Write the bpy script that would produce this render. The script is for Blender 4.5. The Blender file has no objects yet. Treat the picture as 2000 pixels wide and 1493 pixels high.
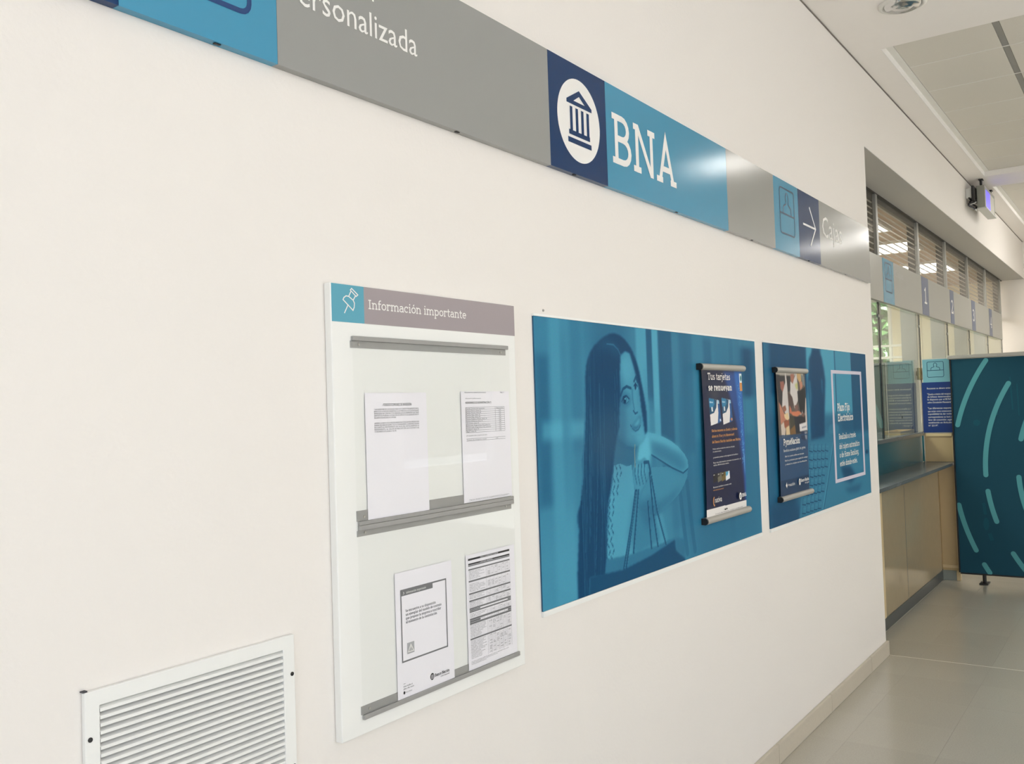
import bpy, math, random
import numpy as np
from mathutils import Matrix, Vector

random.seed(7)
rng = np.random.default_rng(7)
PI = math.pi
SC = bpy.context.scene
COL = SC.collection

# ------------------------------------------------------------------ camera, world, light, exposure
YAW, PITCH, ROLL = math.radians(35.03254), math.radians(1.71843), math.radians(-1.86381)
FPX = 1793.9
cy, sy, cp, sp = math.cos(YAW), math.sin(YAW), math.cos(PITCH), math.sin(PITCH)
fw = Vector((cy * cp, sy * cp, sp)); rt = Vector((sy, -cy, 0)); up = rt.cross(fw)
cr, sr = math.cos(ROLL), math.sin(ROLL)
r2 = rt * cr + up * sr; u2 = -rt * sr + up * cr
cam_d = bpy.data.cameras.new('camera')
cam_d.sensor_width = 36; cam_d.sensor_fit = 'HORIZONTAL'; cam_d.lens = FPX / 2000 * 36
cam_d.clip_start = 0.02; cam_d.clip_end = 200
cam = bpy.data.objects.new('camera', cam_d); COL.objects.link(cam)
m4 = Matrix.Identity(4)
for i in range(3):
    m4[i][0] = r2[i]; m4[i][1] = u2[i]; m4[i][2] = -fw[i]
m4[0][3], m4[1][3], m4[2][3] = 0.0, 0.0, 1.64
cam.matrix_world = m4
SC.camera = cam

SC.view_settings.view_transform = 'Standard'
SC.view_settings.look = 'None'
SC.view_settings.gamma = 1
SC.view_settings.use_curve_mapping = False
SC.view_settings.exposure = -0.04
SC.cycles.use_denoising = True
SC.cycles.max_bounces = 10
SC.cycles.diffuse_bounces = 5
SC.cycles.glossy_bounces = 5
SC.cycles.transmission_bounces = 8
SC.cycles.transparent_max_bounces = 12
SC.cycles.caustics_reflective = False
SC.cycles.caustics_refractive = False
SC.cycles.sample_clamp_indirect = 6

W = bpy.data.worlds.new('world'); SC.world = W; W.use_nodes = True
nt = W.node_tree; bg = nt.nodes['Background']
sky = nt.nodes.new('ShaderNodeTexSky'); sky.sky_type = 'NISHITA'; sky.sun_disc = False
sky.sun_elevation = math.radians(42); sky.sun_rotation = math.radians(200)
nt.links.new(sky.outputs[0], bg.inputs[0]); bg.inputs[1].default_value = 0.12

SUN = 56.0
def area(name, loc, target, sx, sy_, power, col=(1, 1, 1)):
    d = bpy.data.lights.new(name, 'AREA'); d.shape = 'RECTANGLE'; d.size = sx; d.size_y = sy_
    d.energy = power; d.color = col
    o = bpy.data.objects.new(name, d); COL.objects.link(o); o.location = loc
    o.rotation_euler = (Vector(target) - Vector(loc)).to_track_quat('-Z', 'Y').to_euler()
    return o
# daylight through the street front behind the camera and through the windows of the opposite wall
area('daylight_street_front', (-2.85, -2.6, 1.75), (5, -2.6, 2.6), 6.0, 2.9, 120, (0.80, 0.87, 1.0))
area('daylight_side_window', (2.3, -6.85, 1.9), (2.3, 0, 3.2), 5.0, 2.3, 70, (0.80, 0.87, 1.0))
area('hall_lamp_light', (9.0, -3.2, 3.78), (9.0, -3.2, 0), 3.6, 2.6, 42, (1.0, 0.985, 0.96))  # unseen fill lamps added to brighten the far hall
area('hall_lamp_light', (12.6, -3.2, 3.78), (12.6, -3.2, 0), 3.6, 2.6, 42, (1.0, 0.985, 0.96))
area('office_lamp_light', (8.3, 3.3, 3.24), (8.3, 3.3, 0), 1.2, 1.2, 150, (1.0, 0.97, 0.92))  # unseen fill lamps added to brighten the office behind the glass
area('office_lamp_light', (12.2, 3.4, 3.24), (12.2, 3.4, 0), 1.2, 1.2, 150, (1.0, 0.97, 0.92))
sd = bpy.data.lights.new('sun', 'SUN'); sd.energy = SUN; sd.angle = math.radians(0.6); sd.color = (0.80, 0.87, 1.0)
so_ = bpy.data.objects.new('sun', sd); COL.objects.link(so_); so_.rotation_euler = Vector((-0.25, 1.0, -0.78)).to_track_quat('-Z', 'Y').to_euler()

# ------------------------------------------------------------------ helpers
def lin(c):
    c = np.asarray(c, float)
    return np.where(c <= 0.04045, c / 12.92, ((c + 0.055) / 1.055) ** 2.4)
def rgb(r, g, b):
    return tuple(float(x) for x in lin([r / 255, g / 255, b / 255])) + (1.0,)

MATS = {}
def mat(name, col, rough=0.5, metal=0.0, spec=0.5, var=0.03, scale=6.0, bump=0.0, bscale=60.0, coat=0.0, emit=None, estr=0.0, attr=None, rand=0.0, trans=0.0, alpha=1.0):
    """procedural material: base colour with faint noise tone, optional relief"""
    if name in MATS: return MATS[name]
    m = bpy.data.materials.new(name); m.use_nodes = True
    n = m.node_tree.nodes; l = m.node_tree.links; b = n['Principled BSDF']
    b.inputs['Roughness'].default_value = rough; b.inputs['Metallic'].default_value = metal
    b.inputs['Specular IOR Level'].default_value = spec
    b.inputs['Coat Weight'].default_value = coat; b.inputs['Coat Roughness'].default_value = 0.08
    if emit:
        b.inputs['Emission Color'].default_value = emit; b.inputs['Emission Strength'].default_value = estr
    tc = n.new('ShaderNodeTexCoord')
    if attr:
        a = n.new('ShaderNodeAttribute'); a.attribute_name = attr; src = a.outputs['Color']
        l.new(src, b.inputs['Base Color'])
    else:
        nz = n.new('ShaderNodeTexNoise'); nz.inputs['Scale'].default_value = scale; nz.inputs['Detail'].default_value = 5
        l.new(tc.outputs['Object'], nz.inputs['Vector'])
        mr = n.new('ShaderNodeMapRange'); mr.inputs['To Min'].default_value = 1 - var; mr.inputs['To Max'].default_value = 1 + var
        l.new(nz.outputs['Fac'], mr.inputs['Value'])
        fac = mr.outputs['Result']
        if rand > 0:
            oi = n.new('ShaderNodeObjectInfo'); m2 = n.new('ShaderNodeMapRange')
            m2.inputs['To Min'].default_value = 1 - rand; m2.inputs['To Max'].default_value = 1 + rand
            l.new(oi.outputs['Random'], m2.inputs['Value'])
            mm = n.new('ShaderNodeMath'); mm.operation = 'MULTIPLY'; l.new(fac, mm.inputs[0]); l.new(m2.outputs['Result'], mm.inputs[1]); fac = mm.outputs[0]
        vm = n.new('ShaderNodeVectorMath'); vm.operation = 'SCALE'; vm.inputs[0].default_value = col[:3]
        l.new(fac, vm.inputs['Scale']); l.new(vm.outputs['Vector'], b.inputs['Base Color'])
    if bump > 0:
        nb = n.new('ShaderNodeTexNoise'); nb.inputs['Scale'].default_value = bscale; nb.inputs['Detail'].default_value = 3
        l.new(tc.outputs['Object'], nb.inputs['Vector'])
        bp = n.new('ShaderNodeBump'); bp.inputs['Strength'].default_value = bump; bp.inputs['Distance'].default_value = 0.01
        l.new(nb.outputs['Fac'], bp.inputs['Height']); l.new(bp.outputs['Normal'], b.inputs['Normal'])
    MATS[name] = m
    return m

def glass_mat(name, tint=(0.93, 0.97, 0.95), ior=1.52):
    """thin clear sheet: transparent with fresnel reflection"""
    m = bpy.data.materials.new(name); m.use_nodes = True
    n = m.node_tree.nodes; l = m.node_tree.links
    n.remove(n['Principled BSDF'])
    t = n.new('ShaderNodeBsdfTransparent'); t.inputs[0].default_value = tint + (1,)
    g = n.new('ShaderNodeBsdfGlossy'); g.inputs['Roughness'].default_value = 0.01
    f = n.new('ShaderNodeFresnel'); ge = n.new('ShaderNodeNewGeometry'); mi = n.new('ShaderNodeMapRange')
    mi.inputs['To Min'].default_value = ior; mi.inputs['To Max'].default_value = 1 / ior
    l.new(ge.outputs['Backfacing'], mi.inputs['Value']); l.new(mi.outputs['Result'], f.inputs[0])
    mx = n.new('ShaderNodeMixShader')
    l.new(f.outputs[0], mx.inputs[0]); l.new(t.outputs[0], mx.inputs[1]); l.new(g.outputs[0], mx.inputs[2])
    l.new(mx.outputs[0], n['Material Output'].inputs['Surface'])
    return m

class MB:
    """collects shapes into ONE mesh"""
    def __init__(s): s.v = []; s.f = []
    def add(s, vs, fs):
        o = len(s.v); s.v += [tuple(p) for p in vs]; s.f += [tuple(i + o for i in f) for f in fs]; return s
    def box(s, x0, x1, y0, y1, z0, z1):
        return s.add([(x0, y0, z0), (x1, y0, z0), (x1, y1, z0), (x0, y1, z0), (x0, y0, z1), (x1, y0, z1), (x1, y1, z1), (x0, y1, z1)],
                     [(0, 3, 2, 1), (4, 5, 6, 7), (0, 1, 5, 4), (1, 2, 6, 5), (2, 3, 7, 6), (3, 0, 4, 7)])
    def prism_x(s, prof, x0, x1):
        n = len(prof)
        vs = [(x0, y, z) for y, z in prof] + [(x1, y, z) for y, z in prof]
        return s.add(vs, [tuple(range(n - 1, -1, -1)), tuple(range(n, 2 * n))] + [(i, (i + 1) % n, n + (i + 1) % n, n + i) for i in range(n)])
    def cyl(s, p0, p1, r, n=12, r1=None):
        p0 = Vector(p0); p1 = Vector(p1); d = (p1 - p0).normalized(); r1 = r if r1 is None else r1
        a = d.orthogonal().normalized(); b = d.cross(a)
        ring = lambda p, rr: [p + a * (rr * math.cos(2 * PI * i / n)) + b * (rr * math.sin(2 * PI * i / n)) for i in range(n)]
        return s.add(ring(p0, r) + ring(p1, r1), [tuple(range(n - 1, -1, -1)), tuple(range(n, 2 * n))] + [(i, (i + 1) % n, n + (i + 1) % n, n + i) for i in range(n)])
    def lathe(s, c, prof, n=28):
        vs = []; fs = []
        for r, z in prof:
            vs += [(c[0] + r * math.cos(2 * PI * i / n), c[1] + r * math.sin(2 * PI * i / n), c[2] + z) for i in range(n)]
        for k in range(len(prof) - 1):
            fs += [(k * n + i, k * n + (i + 1) % n, (k + 1) * n + (i + 1) % n, (k + 1) * n + i) for i in range(n)]
        return s.add(vs, fs)
    def build(s, name, m, parent=None, bevel=0.0, smooth=False):
        me = bpy.data.meshes.new(name); me.from_pydata(s.v, [], s.f); me.update()
        if m: me.materials.append(m)
        if smooth: me.shade_smooth()
        o = bpy.data.objects.new(name, me); COL.objects.link(o)
        if parent is not None: attach(o, parent)
        if bevel > 0:
            b = o.modifiers.new('edge', 'BEVEL'); b.width = bevel; b.segments = 2; b.limit_method = 'ANGLE'
        return o

def attach(o, parent):
    o.parent = parent
    o.matrix_parent_inverse = Matrix.Translation(parent.location).inverted()

def tag(o, label=None, cat=None, group=None, kind=None):
    if label: o['label'] = label
    if cat: o['category'] = cat
    if group: o['group'] = group
    if kind: o['kind'] = kind
    return o
def thing(name, loc, label, cat, group=None):
    o = bpy.data.objects.new(name, None); o.empty_display_size = 0.1; COL.objects.link(o); o.location = loc
    return tag(o, label, cat, group)
def struct(o): o['kind'] = 'structure'; return o

# ---- flat print laid on a surface: frame (origin, u direction, v direction)
class Face:
    def __init__(s, o, u, v): s.o = Vector(o); s.u = Vector(u); s.v = Vector(v); s.n = s.u.cross(s.v)
    def at(s, a, b, off=0.0): return tuple(s.o + s.u * a + s.v * b + s.n * off)
def wallface(y): return Face((0, y, 0), (1, 0, 0), (0, 0, 1))       # faces the room (-Y)
def endface(x): return Face((x, 0, 0), (0, -1, 0), (0, 0, 1))       # faces the camera end (-X); u = -Y

def quad(mb, F, a0, a1, b0, b1, off=0.0006):
    mb.add([F.at(a0, b0, off), F.at(a1, b0, off), F.at(a1, b1, off), F.at(a0, b1, off)], [(0, 1, 2, 3)])
def poly(mb, F, pts, off=0.0006):
    mb.add([F.at(a, b, off) for a, b in pts], [tuple(range(len(pts)))])
def frame_rect(mb, F, a0, a1, b0, b1, wa, wb, off=0.0006):
    quad(mb, F, a0, a1, b0, b0 + wb, off); quad(mb, F, a0, a1, b1 - wb, b1, off)
    quad(mb, F, a0, a0 + wa, b0 + wb, b1 - wb, off); quad(mb, F, a1 - wa, a1, b0 + wb, b1 - wb, off)
def ribbon(pts, w):
    """constant-width mitred strip through points -> verts2d, faces"""
    P = [np.array(p, float) for p in pts]; n = len(P)
    closed = n > 2 and np.allclose(P[0], P[-1])
    out = []
    for i in range(n):
        if closed and i in (0, n - 1): a, b, c = P[-2], P[0], P[1]
        else: a, b, c = P[max(i - 1, 0)], P[i], P[min(i + 1, n - 1)]
        d1 = b - a; d2 = c - b
        if np.hypot(*d1) < 1e-9: d1 = d2
        if np.hypot(*d2) < 1e-9: d2 = d1
        d1 = d1 / np.hypot(*d1); d2 = d2 / np.hypot(*d2)
        n1 = np.array([-d1[1], d1[0]]); n2 = np.array([-d2[1], d2[0]])
        mi = n1 + n2; q = mi @ mi
        mi = n1 if q < 0.3 else mi * (2 / q)
        out += [b + mi * w / 2, b - mi * w / 2]
    return out, [(2 * i, 2 * i + 1, 2 * i + 3, 2 * i + 2) for i in range(n - 1)]
_nst = [0]
def stroke(mb, F, pts, w, off=0.0006):
    _nst[0] += 1; off = off + (_nst[0] % 8) * 0.00005   # strips of one drawing never coincide
    v, f = ribbon(pts, w); mb.add([F.at(p[0], p[1], off) for p in v], f)
def disc(mb, F, ca, cb, ra, rb, off=0.0006, n=48):
    poly(mb, F, [(ca + ra * math.cos(2 * PI * i / n), cb + rb * math.sin(2 * PI * i / n)) for i in range(n)], off)
def arc(cx, cy_, rx, ry, a0, a1, n=9):
    return [(cx + rx * math.cos(math.radians(a0 + (a1 - a0) * i / n)), cy_ + ry * math.sin(math.radians(a0 + (a1 - a0) * i / n))) for i in range(n + 1)]
def rrect(a0, a1, b0, b1, ra, rb):
    p = arc(a1 - ra, b0 + rb, ra, rb, -90, 0, 4) + arc(a1 - ra, b1 - rb, ra, rb, 0, 90, 4) + arc(a0 + ra, b1 - rb, ra, rb, 90, 180, 4) + arc(a0 + ra, b0 + rb, ra, rb, 180, 270, 4)
    return p + [p[0]]

# ---- slab-serif stroke lettering (drawn glyph by glyph)
H = 0.045
def _foot(x, y=H, h=0.10): return [(x - h, y), (x + h, y)]
def _tl(x, y): return [(x - 0.1, y), (x, y)]
XH = 0.5 - H; AS = 0.74 - H; CA = 0.70 - H
G = {}
G[' '] = (0.24, [])
G['a'] = (0.47, [arc(0.21, XH - 0.14, 0.15, 0.14, 150, 0, 8) + [(0.36, H), (0.45, H)], arc(0.21, 0.16, 0.16, 0.125, 75, 285, 10), [(0.25, 0.28), (0.36, 0.28)], [(0.24, H), (0.36, 0.1)]])
G['b'] = (0.52, [_tl(0.11, AS), [(0.11, 0.74), (0.11, 0)], arc(0.27, 0.25, 0.17, 0.205, 150, -150, 14)])
G['c'] = (0.44, [arc(0.23, 0.25, 0.175, 0.205, 45, 315, 14), [(0.36, 0.33), (0.36, 0.46)]])
G['d'] = (0.54, [_tl(0.4, AS), [(0.4, 0.74), (0.4, H), (0.5, H)], arc(0.24, 0.25, 0.17, 0.205, 30, 330, 14)])
G['e'] = (0.47, [[(0.07, 0.26), (0.4, 0.26)] + arc(0.235, 0.25, 0.17, 0.205, 5, 318, 14)])
G['f'] = (0.33, [[(0.13, 0)] + arc(0.25, AS - 0.12, 0.12, 0.12, 180, 60, 6), [(0.03, XH), (0.31, XH)], _foot(0.13)])
G['g'] = (0.52, [arc(0.24, 0.27, 0.17, 0.19, 30, 330, 14), [(0.4, 0.5)] + arc(0.24, -0.07, 0.16, 0.11, 0, -150, 8), [(0.4, XH), (0.49, XH)]])
G['h'] = (0.56, [_tl(0.12, AS), [(0.12, 0.74), (0.12, 0)], _foot(0.12), [(0.12, 0.3)] + arc(0.27, XH - 0.14, 0.15, 0.14, 160, 0, 8) + [(0.42, 0)], _foot(0.42)])
G['i'] = (0.28, [_tl(0.14, XH), [(0.14, 0.5), (0.14, 0)], _foot(0.14), [(0.14, 0.6), (0.14, 0.71)]])
G['j'] = (0.27, [_tl(0.15, XH), [(0.15, 0.5)] + arc(0.04, -0.08, 0.11, 0.1, 0, -100, 6), [(0.15, 0.6), (0.15, 0.71)]])
G['k'] = (0.52, [_tl(0.12, AS), [(0.12, 0.74), (0.12, 0)], _foot(0.12), [(0.12, 0.22), (0.38, 0.47)], [(0.22, 0.3), (0.42, 0.03)], _foot(0.42, H, 0.08)])
G['l'] = (0.28, [_tl(0.14, AS), [(0.14, 0.74), (0.14, 0)], _foot(0.14)])
G['n'] = (0.56, [_tl(0.12, XH), [(0.12, 0.5), (0.12, 0)], _foot(0.12), [(0.12, 0.3)] + arc(0.27, XH - 0.14, 0.15, 0.14, 160, 0, 8) + [(0.42, 0)], _foot(0.42)])
G['m'] = (0.83, [_tl(0.12, XH), [(0.12, 0.5), (0.12, 0)], _foot(0.12), [(0.12, 0.3)] + arc(0.26, XH - 0.14, 0.14, 0.14, 160, 0, 8) + [(0.4, 0)], _foot(0.4, H, 0.08), [(0.4, 0.3)] + arc(0.55, XH - 0.14, 0.14, 0.14, 160, 0, 8) + [(0.69, 0)], _foot(0.69)])
G['o'] = (0.48, [arc(0.24, 0.25, 0.18, 0.205, 0, 360, 18)])
G['p'] = (0.54, [_tl(0.12, XH), [(0.12, 0.5), (0.12, -0.2)], _foot(0.12, -0.2), arc(0.28, 0.25, 0.17, 0.205, 150, -150, 14)])
G['q'] = (0.52, [[(0.4, 0.5), (0.4, -0.2)], _foot(0.4, -0.2), arc(0.24, 0.25, 0.17, 0.205, 30, 330, 14)])
G['r'] = (0.40, [_tl(0.12, XH), [(0.12, 0.5), (0.12, 0)], _foot(0.12), [(0.12, 0.26)] + arc(0.27, XH - 0.16, 0.15, 0.16, 150, 60, 5) + [(0.37, 0.36)]])
G['s'] = (0.42, [arc(0.21, 0.355, 0.13, 0.1, 20, 270, 8) + arc(0.21, 0.15, 0.14, 0.105, 90, -160, 8)])
G['t'] = (0.35, [[(0.14, 0.64)] + arc(0.25, 0.15, 0.11, 0.105, 180, 300, 6), [(0.03, XH), (0.31, XH)]])
G['u'] = (0.56, [_tl(0.12, XH), [(0.12, 0.5)] + arc(0.26, 0.18, 0.14, 0.135, 180, 350, 8), [(0.3, XH), (0.41, XH)], [(0.41, 0.5), (0.41, H), (0.5, H)]])
G['v'] = (0.50, [[(0.08, XH), (0.25, 0.02), (0.42, XH)], _foot(0.08, XH, 0.09), _foot(0.42, XH, 0.09)])
G['x'] = (0.48, [[(0.08, XH), (0.4, H)], [(0.4, XH), (0.08, H)]])
G['y'] = (0.50, [[(0.08, XH), (0.26, 0.03)], [(0.42, XH), (0.18, -0.16), (0.06, -0.16)], _foot(0.08, XH, 0.09), _foot(0.42, XH, 0.09)])
G['z'] = (0.44, [[(0.06, XH), (0.36, XH), (0.06, H), (0.38, H)]])
G['B'] = (0.60, [[(0.13, 0), (0.13, 0.7)], [(0.02, CA), (0.3, CA)] + arc(0.3, 0.51, 0.15, 0.145, 90, -90, 8) + [(0.13, 0.365)], [(0.3, 0.365)] + arc(0.32, 0.205, 0.18, 0.16, 90, -90, 8) + [(0.02, H)]])
G['N'] = (0.70, [[(0.12, 0), (0.12, 0.7)], [(0.02, CA), (0.14, CA)], [(0.13, 0.68), (0.55, 0.02)], [(0.56, 0), (0.56, 0.7)], _foot(0.56, CA, 0.11), _foot(0.12, H, 0.11)])
G['A'] = (0.68, [[(0.12, 0.02), (0.33, 0.67), (0.55, 0.02)], [(0.2, 0.22), (0.48, 0.22)], _foot(0.11, H, 0.1), _foot(0.56, H, 0.1)])
G['I'] = (0.34, [[(0.17, 0), (0.17, 0.7)], _foot(0.17, H, 0.12), _foot(0.17, CA, 0.12)])
G['T'] = (0.58, [[(0.29, 0), (0.29, 0.7)], [(0.04, CA), (0.54, CA)], [(0.055, 0.7), (0.055, 0.53)], [(0.525, 0.7), (0.525, 0.53)], _foot(0.29, H, 0.11)])
G['P'] = (0.56, [[(0.13, 0), (0.13, 0.7)], [(0.02, CA), (0.3, CA)] + arc(0.3, 0.475, 0.18, 0.18, 90, -90, 8) + [(0.13, 0.295)], _foot(0.13, H, 0.11)])
G['F'] = (0.54, [[(0.13, 0), (0.13, 0.7)], [(0.02, CA), (0.48, CA), (0.48, 0.52)], [(0.13, 0.36), (0.37, 0.36)], _foot(0.13, H, 0.11)])
G['E'] = (0.56, [[(0.13, 0), (0.13, 0.7)], [(0.02, CA), (0.48, CA), (0.48, 0.53)], [(0.13, 0.36), (0.37, 0.36)], [(0.02, H), (0.5, H), (0.5, 0.18)]])
G['H'] = (0.72, [[(0.14, 0), (0.14, 0.7)], [(0.56, 0), (0.56, 0.7)], [(0.14, 0.36), (0.56, 0.36)], _foot(0.14, H, 0.11), _foot(0.14, CA, 0.11), _foot(0.56, H, 0.11), _foot(0.56, CA, 0.11)])
G['R'] = (0.62, [[(0.13, 0), (0.13, 0.7)], [(0.02, CA), (0.3, CA)] + arc(0.3, 0.485, 0.17, 0.17, 90, -90, 8) + [(0.13, 0.315)], [(0.32, 0.31), (0.5, 0.03)], _foot(0.13, H, 0.11), [(0.48, H), (0.6, H)]])
G['S'] = (0.52, [arc(0.26, 0.5, 0.17, 0.15, 30, 270, 9) + arc(0.26, 0.2, 0.18, 0.15, 90, -150, 9)])
G['V'] = (0.66, [[(0.1, CA), (0.32, 0.02), (0.54, CA)], _foot(0.1, CA, 0.1), _foot(0.54, CA, 0.1)])
G['M'] = (0.84, [[(0.13, 0), (0.13, 0.7)], [(0.13, 0.68), (0.41, 0.1), (0.69, 0.68)], [(0.69, 0.7), (0.69, 0)], _foot(0.13, H, 0.11), _foot(0.69, H, 0.11), [(0.02, CA), (0.14, CA)], [(0.68, CA), (0.8, CA)]])
G['1'] = (0.44, [[(0.23, 0), (0.23, 0.69), (0.08, 0.58)], [(0.05, H), (0.41, H)]])
G['2'] = (0.48, [arc(0.23, 0.5, 0.17, 0.16, 160, -30, 9) + [(0.07, H), (0.43, H), (0.43, 0.16)]])
G['3'] = (0.48, [arc(0.22, 0.52, 0.15, 0.14, 155, -90, 9), arc(0.22, 0.215, 0.18, 0.17, 90, -155, 9)])
G['4'] = (0.50, [[(0.33, 0), (0.33, 0.68), (0.05, 0.22), (0.47, 0.22)], _foot(0.33, H, 0.1)])
G['.'] = (0.22, [[(0.1, 0), (0.1, 0.1)]])
G[','] = (0.22, [[(0.11, 0.1), (0.08, -0.1)]])
for base, acc in (('a', 'á'), ('e', 'é'), ('o', 'ó'), ('n', 'ñ')):
    adv, st = G[base]
    G[acc] = (adv, st + [[(0.22, 0.57), (0.3, 0.7)]] if base != 'n' else st + [[(0.16, 0.6), (0.4, 0.62)]])
G['í'] = (0.28, G['i'][1][:3] + [[(0.13, 0.57), (0.2, 0.7)]])

def slab(mb, F, text, a0, a1, b, cap, w=0.09, off=0.0008):
    x = 0.0; vs = []; fs = []
    for ch in text:
        adv, st = G[ch]
        for n_, s_ in enumerate(st):
            v, f = ribbon(s_, w); o = len(vs)
            vs += [(p[0] + x, p[1], n_ * 0.00005) for p in v]; fs += [tuple(i + o for i in q) for q in f]
        x += adv + (w - 0.09)
    lo = min(p[0] for p in vs); hi = max(p[0] for p in vs)
    k = (a1 - a0) / (hi - lo); kv = cap / 0.7
    mb.add([F.at(a0 + (p[0] - lo) * k, b + p[1] * kv, off + p[2]) for p in vs], fs)

# ---- plain sans lettering from the built-in font
_TXT = {}
def _sans(text):
    if text not in _TXT:
        c = bpy.data.curves.new('lettering_outline', 'FONT'); c.body = text; c.size = 1; c.resolution_u = 2
        o = bpy.data.objects.new('lettering_outline', c)
        me = bpy.data.meshes.new_from_object(o)
        co = np.zeros(len(me.vertices) * 3); me.vertices.foreach_get('co', co); co = co.reshape(-1, 3)
        fs = [tuple(p.vertices) for p in me.polygons]
        bpy.data.objects.remove(o); bpy.data.curves.remove(c); bpy.data.meshes.remove(me)
        _TXT[text] = (co, fs)
    return _TXT[text]
_co, _ = _sans('H'); CAPH = float(_co[:, 1].max())
def sans(mb, F, text, a0, a1, b, cap, off=0.0008):
    co, fs = _sans(text)
    lo, hi = co[:, 0].min(), co[:, 0].max(); k = (a1 - a0) / (hi - lo); kv = cap / CAPH
    mb.add([F.at(a0 + (p[0] - lo) * k, b + p[1] * kv, off) for p in co], fs)

# ---- painted print on a fine grid (colour per point)
def smooth(e0, e1, x): t = np.clip((x - e0) / (e1 - e0), 0, 1); return t * t * (3 - 2 * t)
class Print:
    def __init__(s, x0, x1, z0, z1, nx, nz, base):
        s.x = np.linspace(x0, x1, nx); s.z = np.linspace(z0, z1, nz); s.X, s.Z = np.meshgrid(s.x, s.z)
        s.C = np.zeros((nz, nx, 3)) + np.array(base, float)
    def mix(s, m, col):
        s.C = s.C * (1 - m[..., None]) + np.array(col, float) * m[..., None]
    def mask(s, pts, soft=0):
        m = np.zeros(s.X.shape, bool); n = len(pts)
        for i in range(n):
            (xa, za), (xb, zb) = pts[i], pts[(i + 1) % n]
            if za == zb: continue
            c = ((za > s.Z) != (zb > s.Z)) & (s.X < (xb - xa) * (s.Z - za) / (zb - za) + xa)
            m ^= c
        return s.blur(m.astype(float), soft)
    def blur(s, m, k):
        for _ in range(2 if k else 0):
            for ax in (0, 1):
                p = np.pad(m, [(k, k) if a == ax else (0, 0) for a in (0, 1)], mode='edge')
                c = np.cumsum(p, axis=ax); c = np.insert(c, 0, 0, axis=ax)
                n = m.shape[ax]
                m = (np.take(c, range(2 * k + 1, 2 * k + 1 + n), axis=ax) - np.take(c, range(0, n), axis=ax)) / (2 * k + 1)
        return m
    def poly(s, pts, col, a=1.0, soft=0): s.mix(s.mask(pts, soft) * a, col)
    def ell(s, cx, cz, rx, rz, col, a=1.0, soft=0.15, rot=0.0):
        dx = s.X - cx; dz = s.Z - cz; c_, s_ = math.cos(rot), math.sin(rot)
        d = np.hypot((dx * c_ + dz * s_) / rx, (-dx * s_ + dz * c_) / rz)
        s.mix((1 - smooth(1 - soft, 1 + soft, d)) * a, col)
    def line(s, pts, w, col, a=1.0):
        d = np.full(s.X.shape, 1e9)
        for (xa, za), (xb, zb) in zip(pts[:-1], pts[1:]):
            L2 = (xb - xa) ** 2 + (zb - za) ** 2 + 1e-12
            t = np.clip(((s.X - xa) * (xb - xa) + (s.Z - za) * (zb - za)) / L2, 0, 1)
            d = np.minimum(d, np.hypot(s.X - xa - t * (xb - xa), s.Z - za - t * (zb - za)))
        s.mix((1 - smooth(w * 0.35, w * 0.65, d)) * a, col)
    def band(s, x0, x1, col, a, soft, z0=-9, z1=9, sz=0.02):
        m = smooth(x0 - soft, x0 + soft, s.X) * (1 - smooth(x1 - soft, x1 + soft, s.X)) * smooth(z0 - sz, z0 + sz, s.Z) * (1 - smooth(z1 - sz, z1 + sz, s.Z))
        s.mix(m * a, col)
    def build(s, name, F, off, m, parent, bow=None):
        nz, nx = s.X.shape
        o_ = np.array(F.at(0, 0, off)); u = np.array(F.u); v = np.array(F.v); n_ = np.array(F.n)
        P = o_ + s.X.reshape(-1, 1) * u + s.Z.reshape(-1, 1) * v
        if bow is not None: P = P + bow(s.X, s.Z).reshape(-1, 1) * n_
        i = np.arange(nz * nx).reshape(nz, nx)
        q = np.stack([i[:-1, :-1], i[:-1, 1:], i[1:, 1:], i[1:, :-1]], -1).reshape(-1, 4)
        me = bpy.data.meshes.new(name)
        me.vertices.add(nz * nx); me.vertices.foreach_set('co', P.ravel())
        me.loops.add(q.size); me.loops.foreach_set('vertex_index', q.ravel())
        me.polygons.add(len(q)); me.polygons.foreach_set('loop_start', np.arange(0, q.size, 4)); me.polygons.foreach_set('loop_total', np.full(len(q), 4))
        me.update(calc_edges=True)
        a = me.color_attributes.new('ink', 'FLOAT_COLOR', 'POINT')
        c = np.ones((nz * nx, 4)); c[:, :3] = lin(np.clip(s.C.reshape(-1, 3), 0, 1)); a.data.foreach_set('color', c.ravel())
        me.materials.append(m); me.shade_smooth()
        o = bpy.data.objects.new(name, me); COL.objects.link(o); attach(o, parent); return o

# ------------------------------------------------------------------ materials
M_wall = mat('wall_paint', rgb(236, 231, 225), 0.62, spec=0.3, var=0.012, scale=1.6, bump=0.10, bscale=90)
M_gyp = mat('ceiling_paint', rgb(247, 242, 237), 0.8, spec=0.2, var=0.012, bump=0.05, bscale=120)
M_tile = mat('mineral_tile', rgb(227, 222, 212), 0.9, spec=0.1, var=0.03, scale=120, bump=0.25, bscale=260, rand=0.012)
M_tee = mat('tee_white', rgb(236, 233, 226), 0.5)
M_teeg = mat('tee_grey', rgb(150, 148, 142), 0.6)
M_floor = mat('terrazzo', rgb(184, 179, 166), 0.2, spec=0.5, var=0.13, scale=150, rand=0.025)
M_grout = mat('grout', rgb(184, 178, 164), 0.5)
M_base = mat('base_terrazzo', rgb(198, 189, 172), 0.35, var=0.08, scale=120, rand=0.02)
M_white = mat('white_lacquer', rgb(240, 240, 236), 0.35, var=0.01)
M_whitem = mat('white_powdercoat', rgb(238, 238, 234), 0.42, var=0.01)
M_lb = mat('sign_light_blue', rgb(66, 146, 180), 0.15, spec=0.42, var=0.012, bump=0.05, bscale=3.5)
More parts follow.
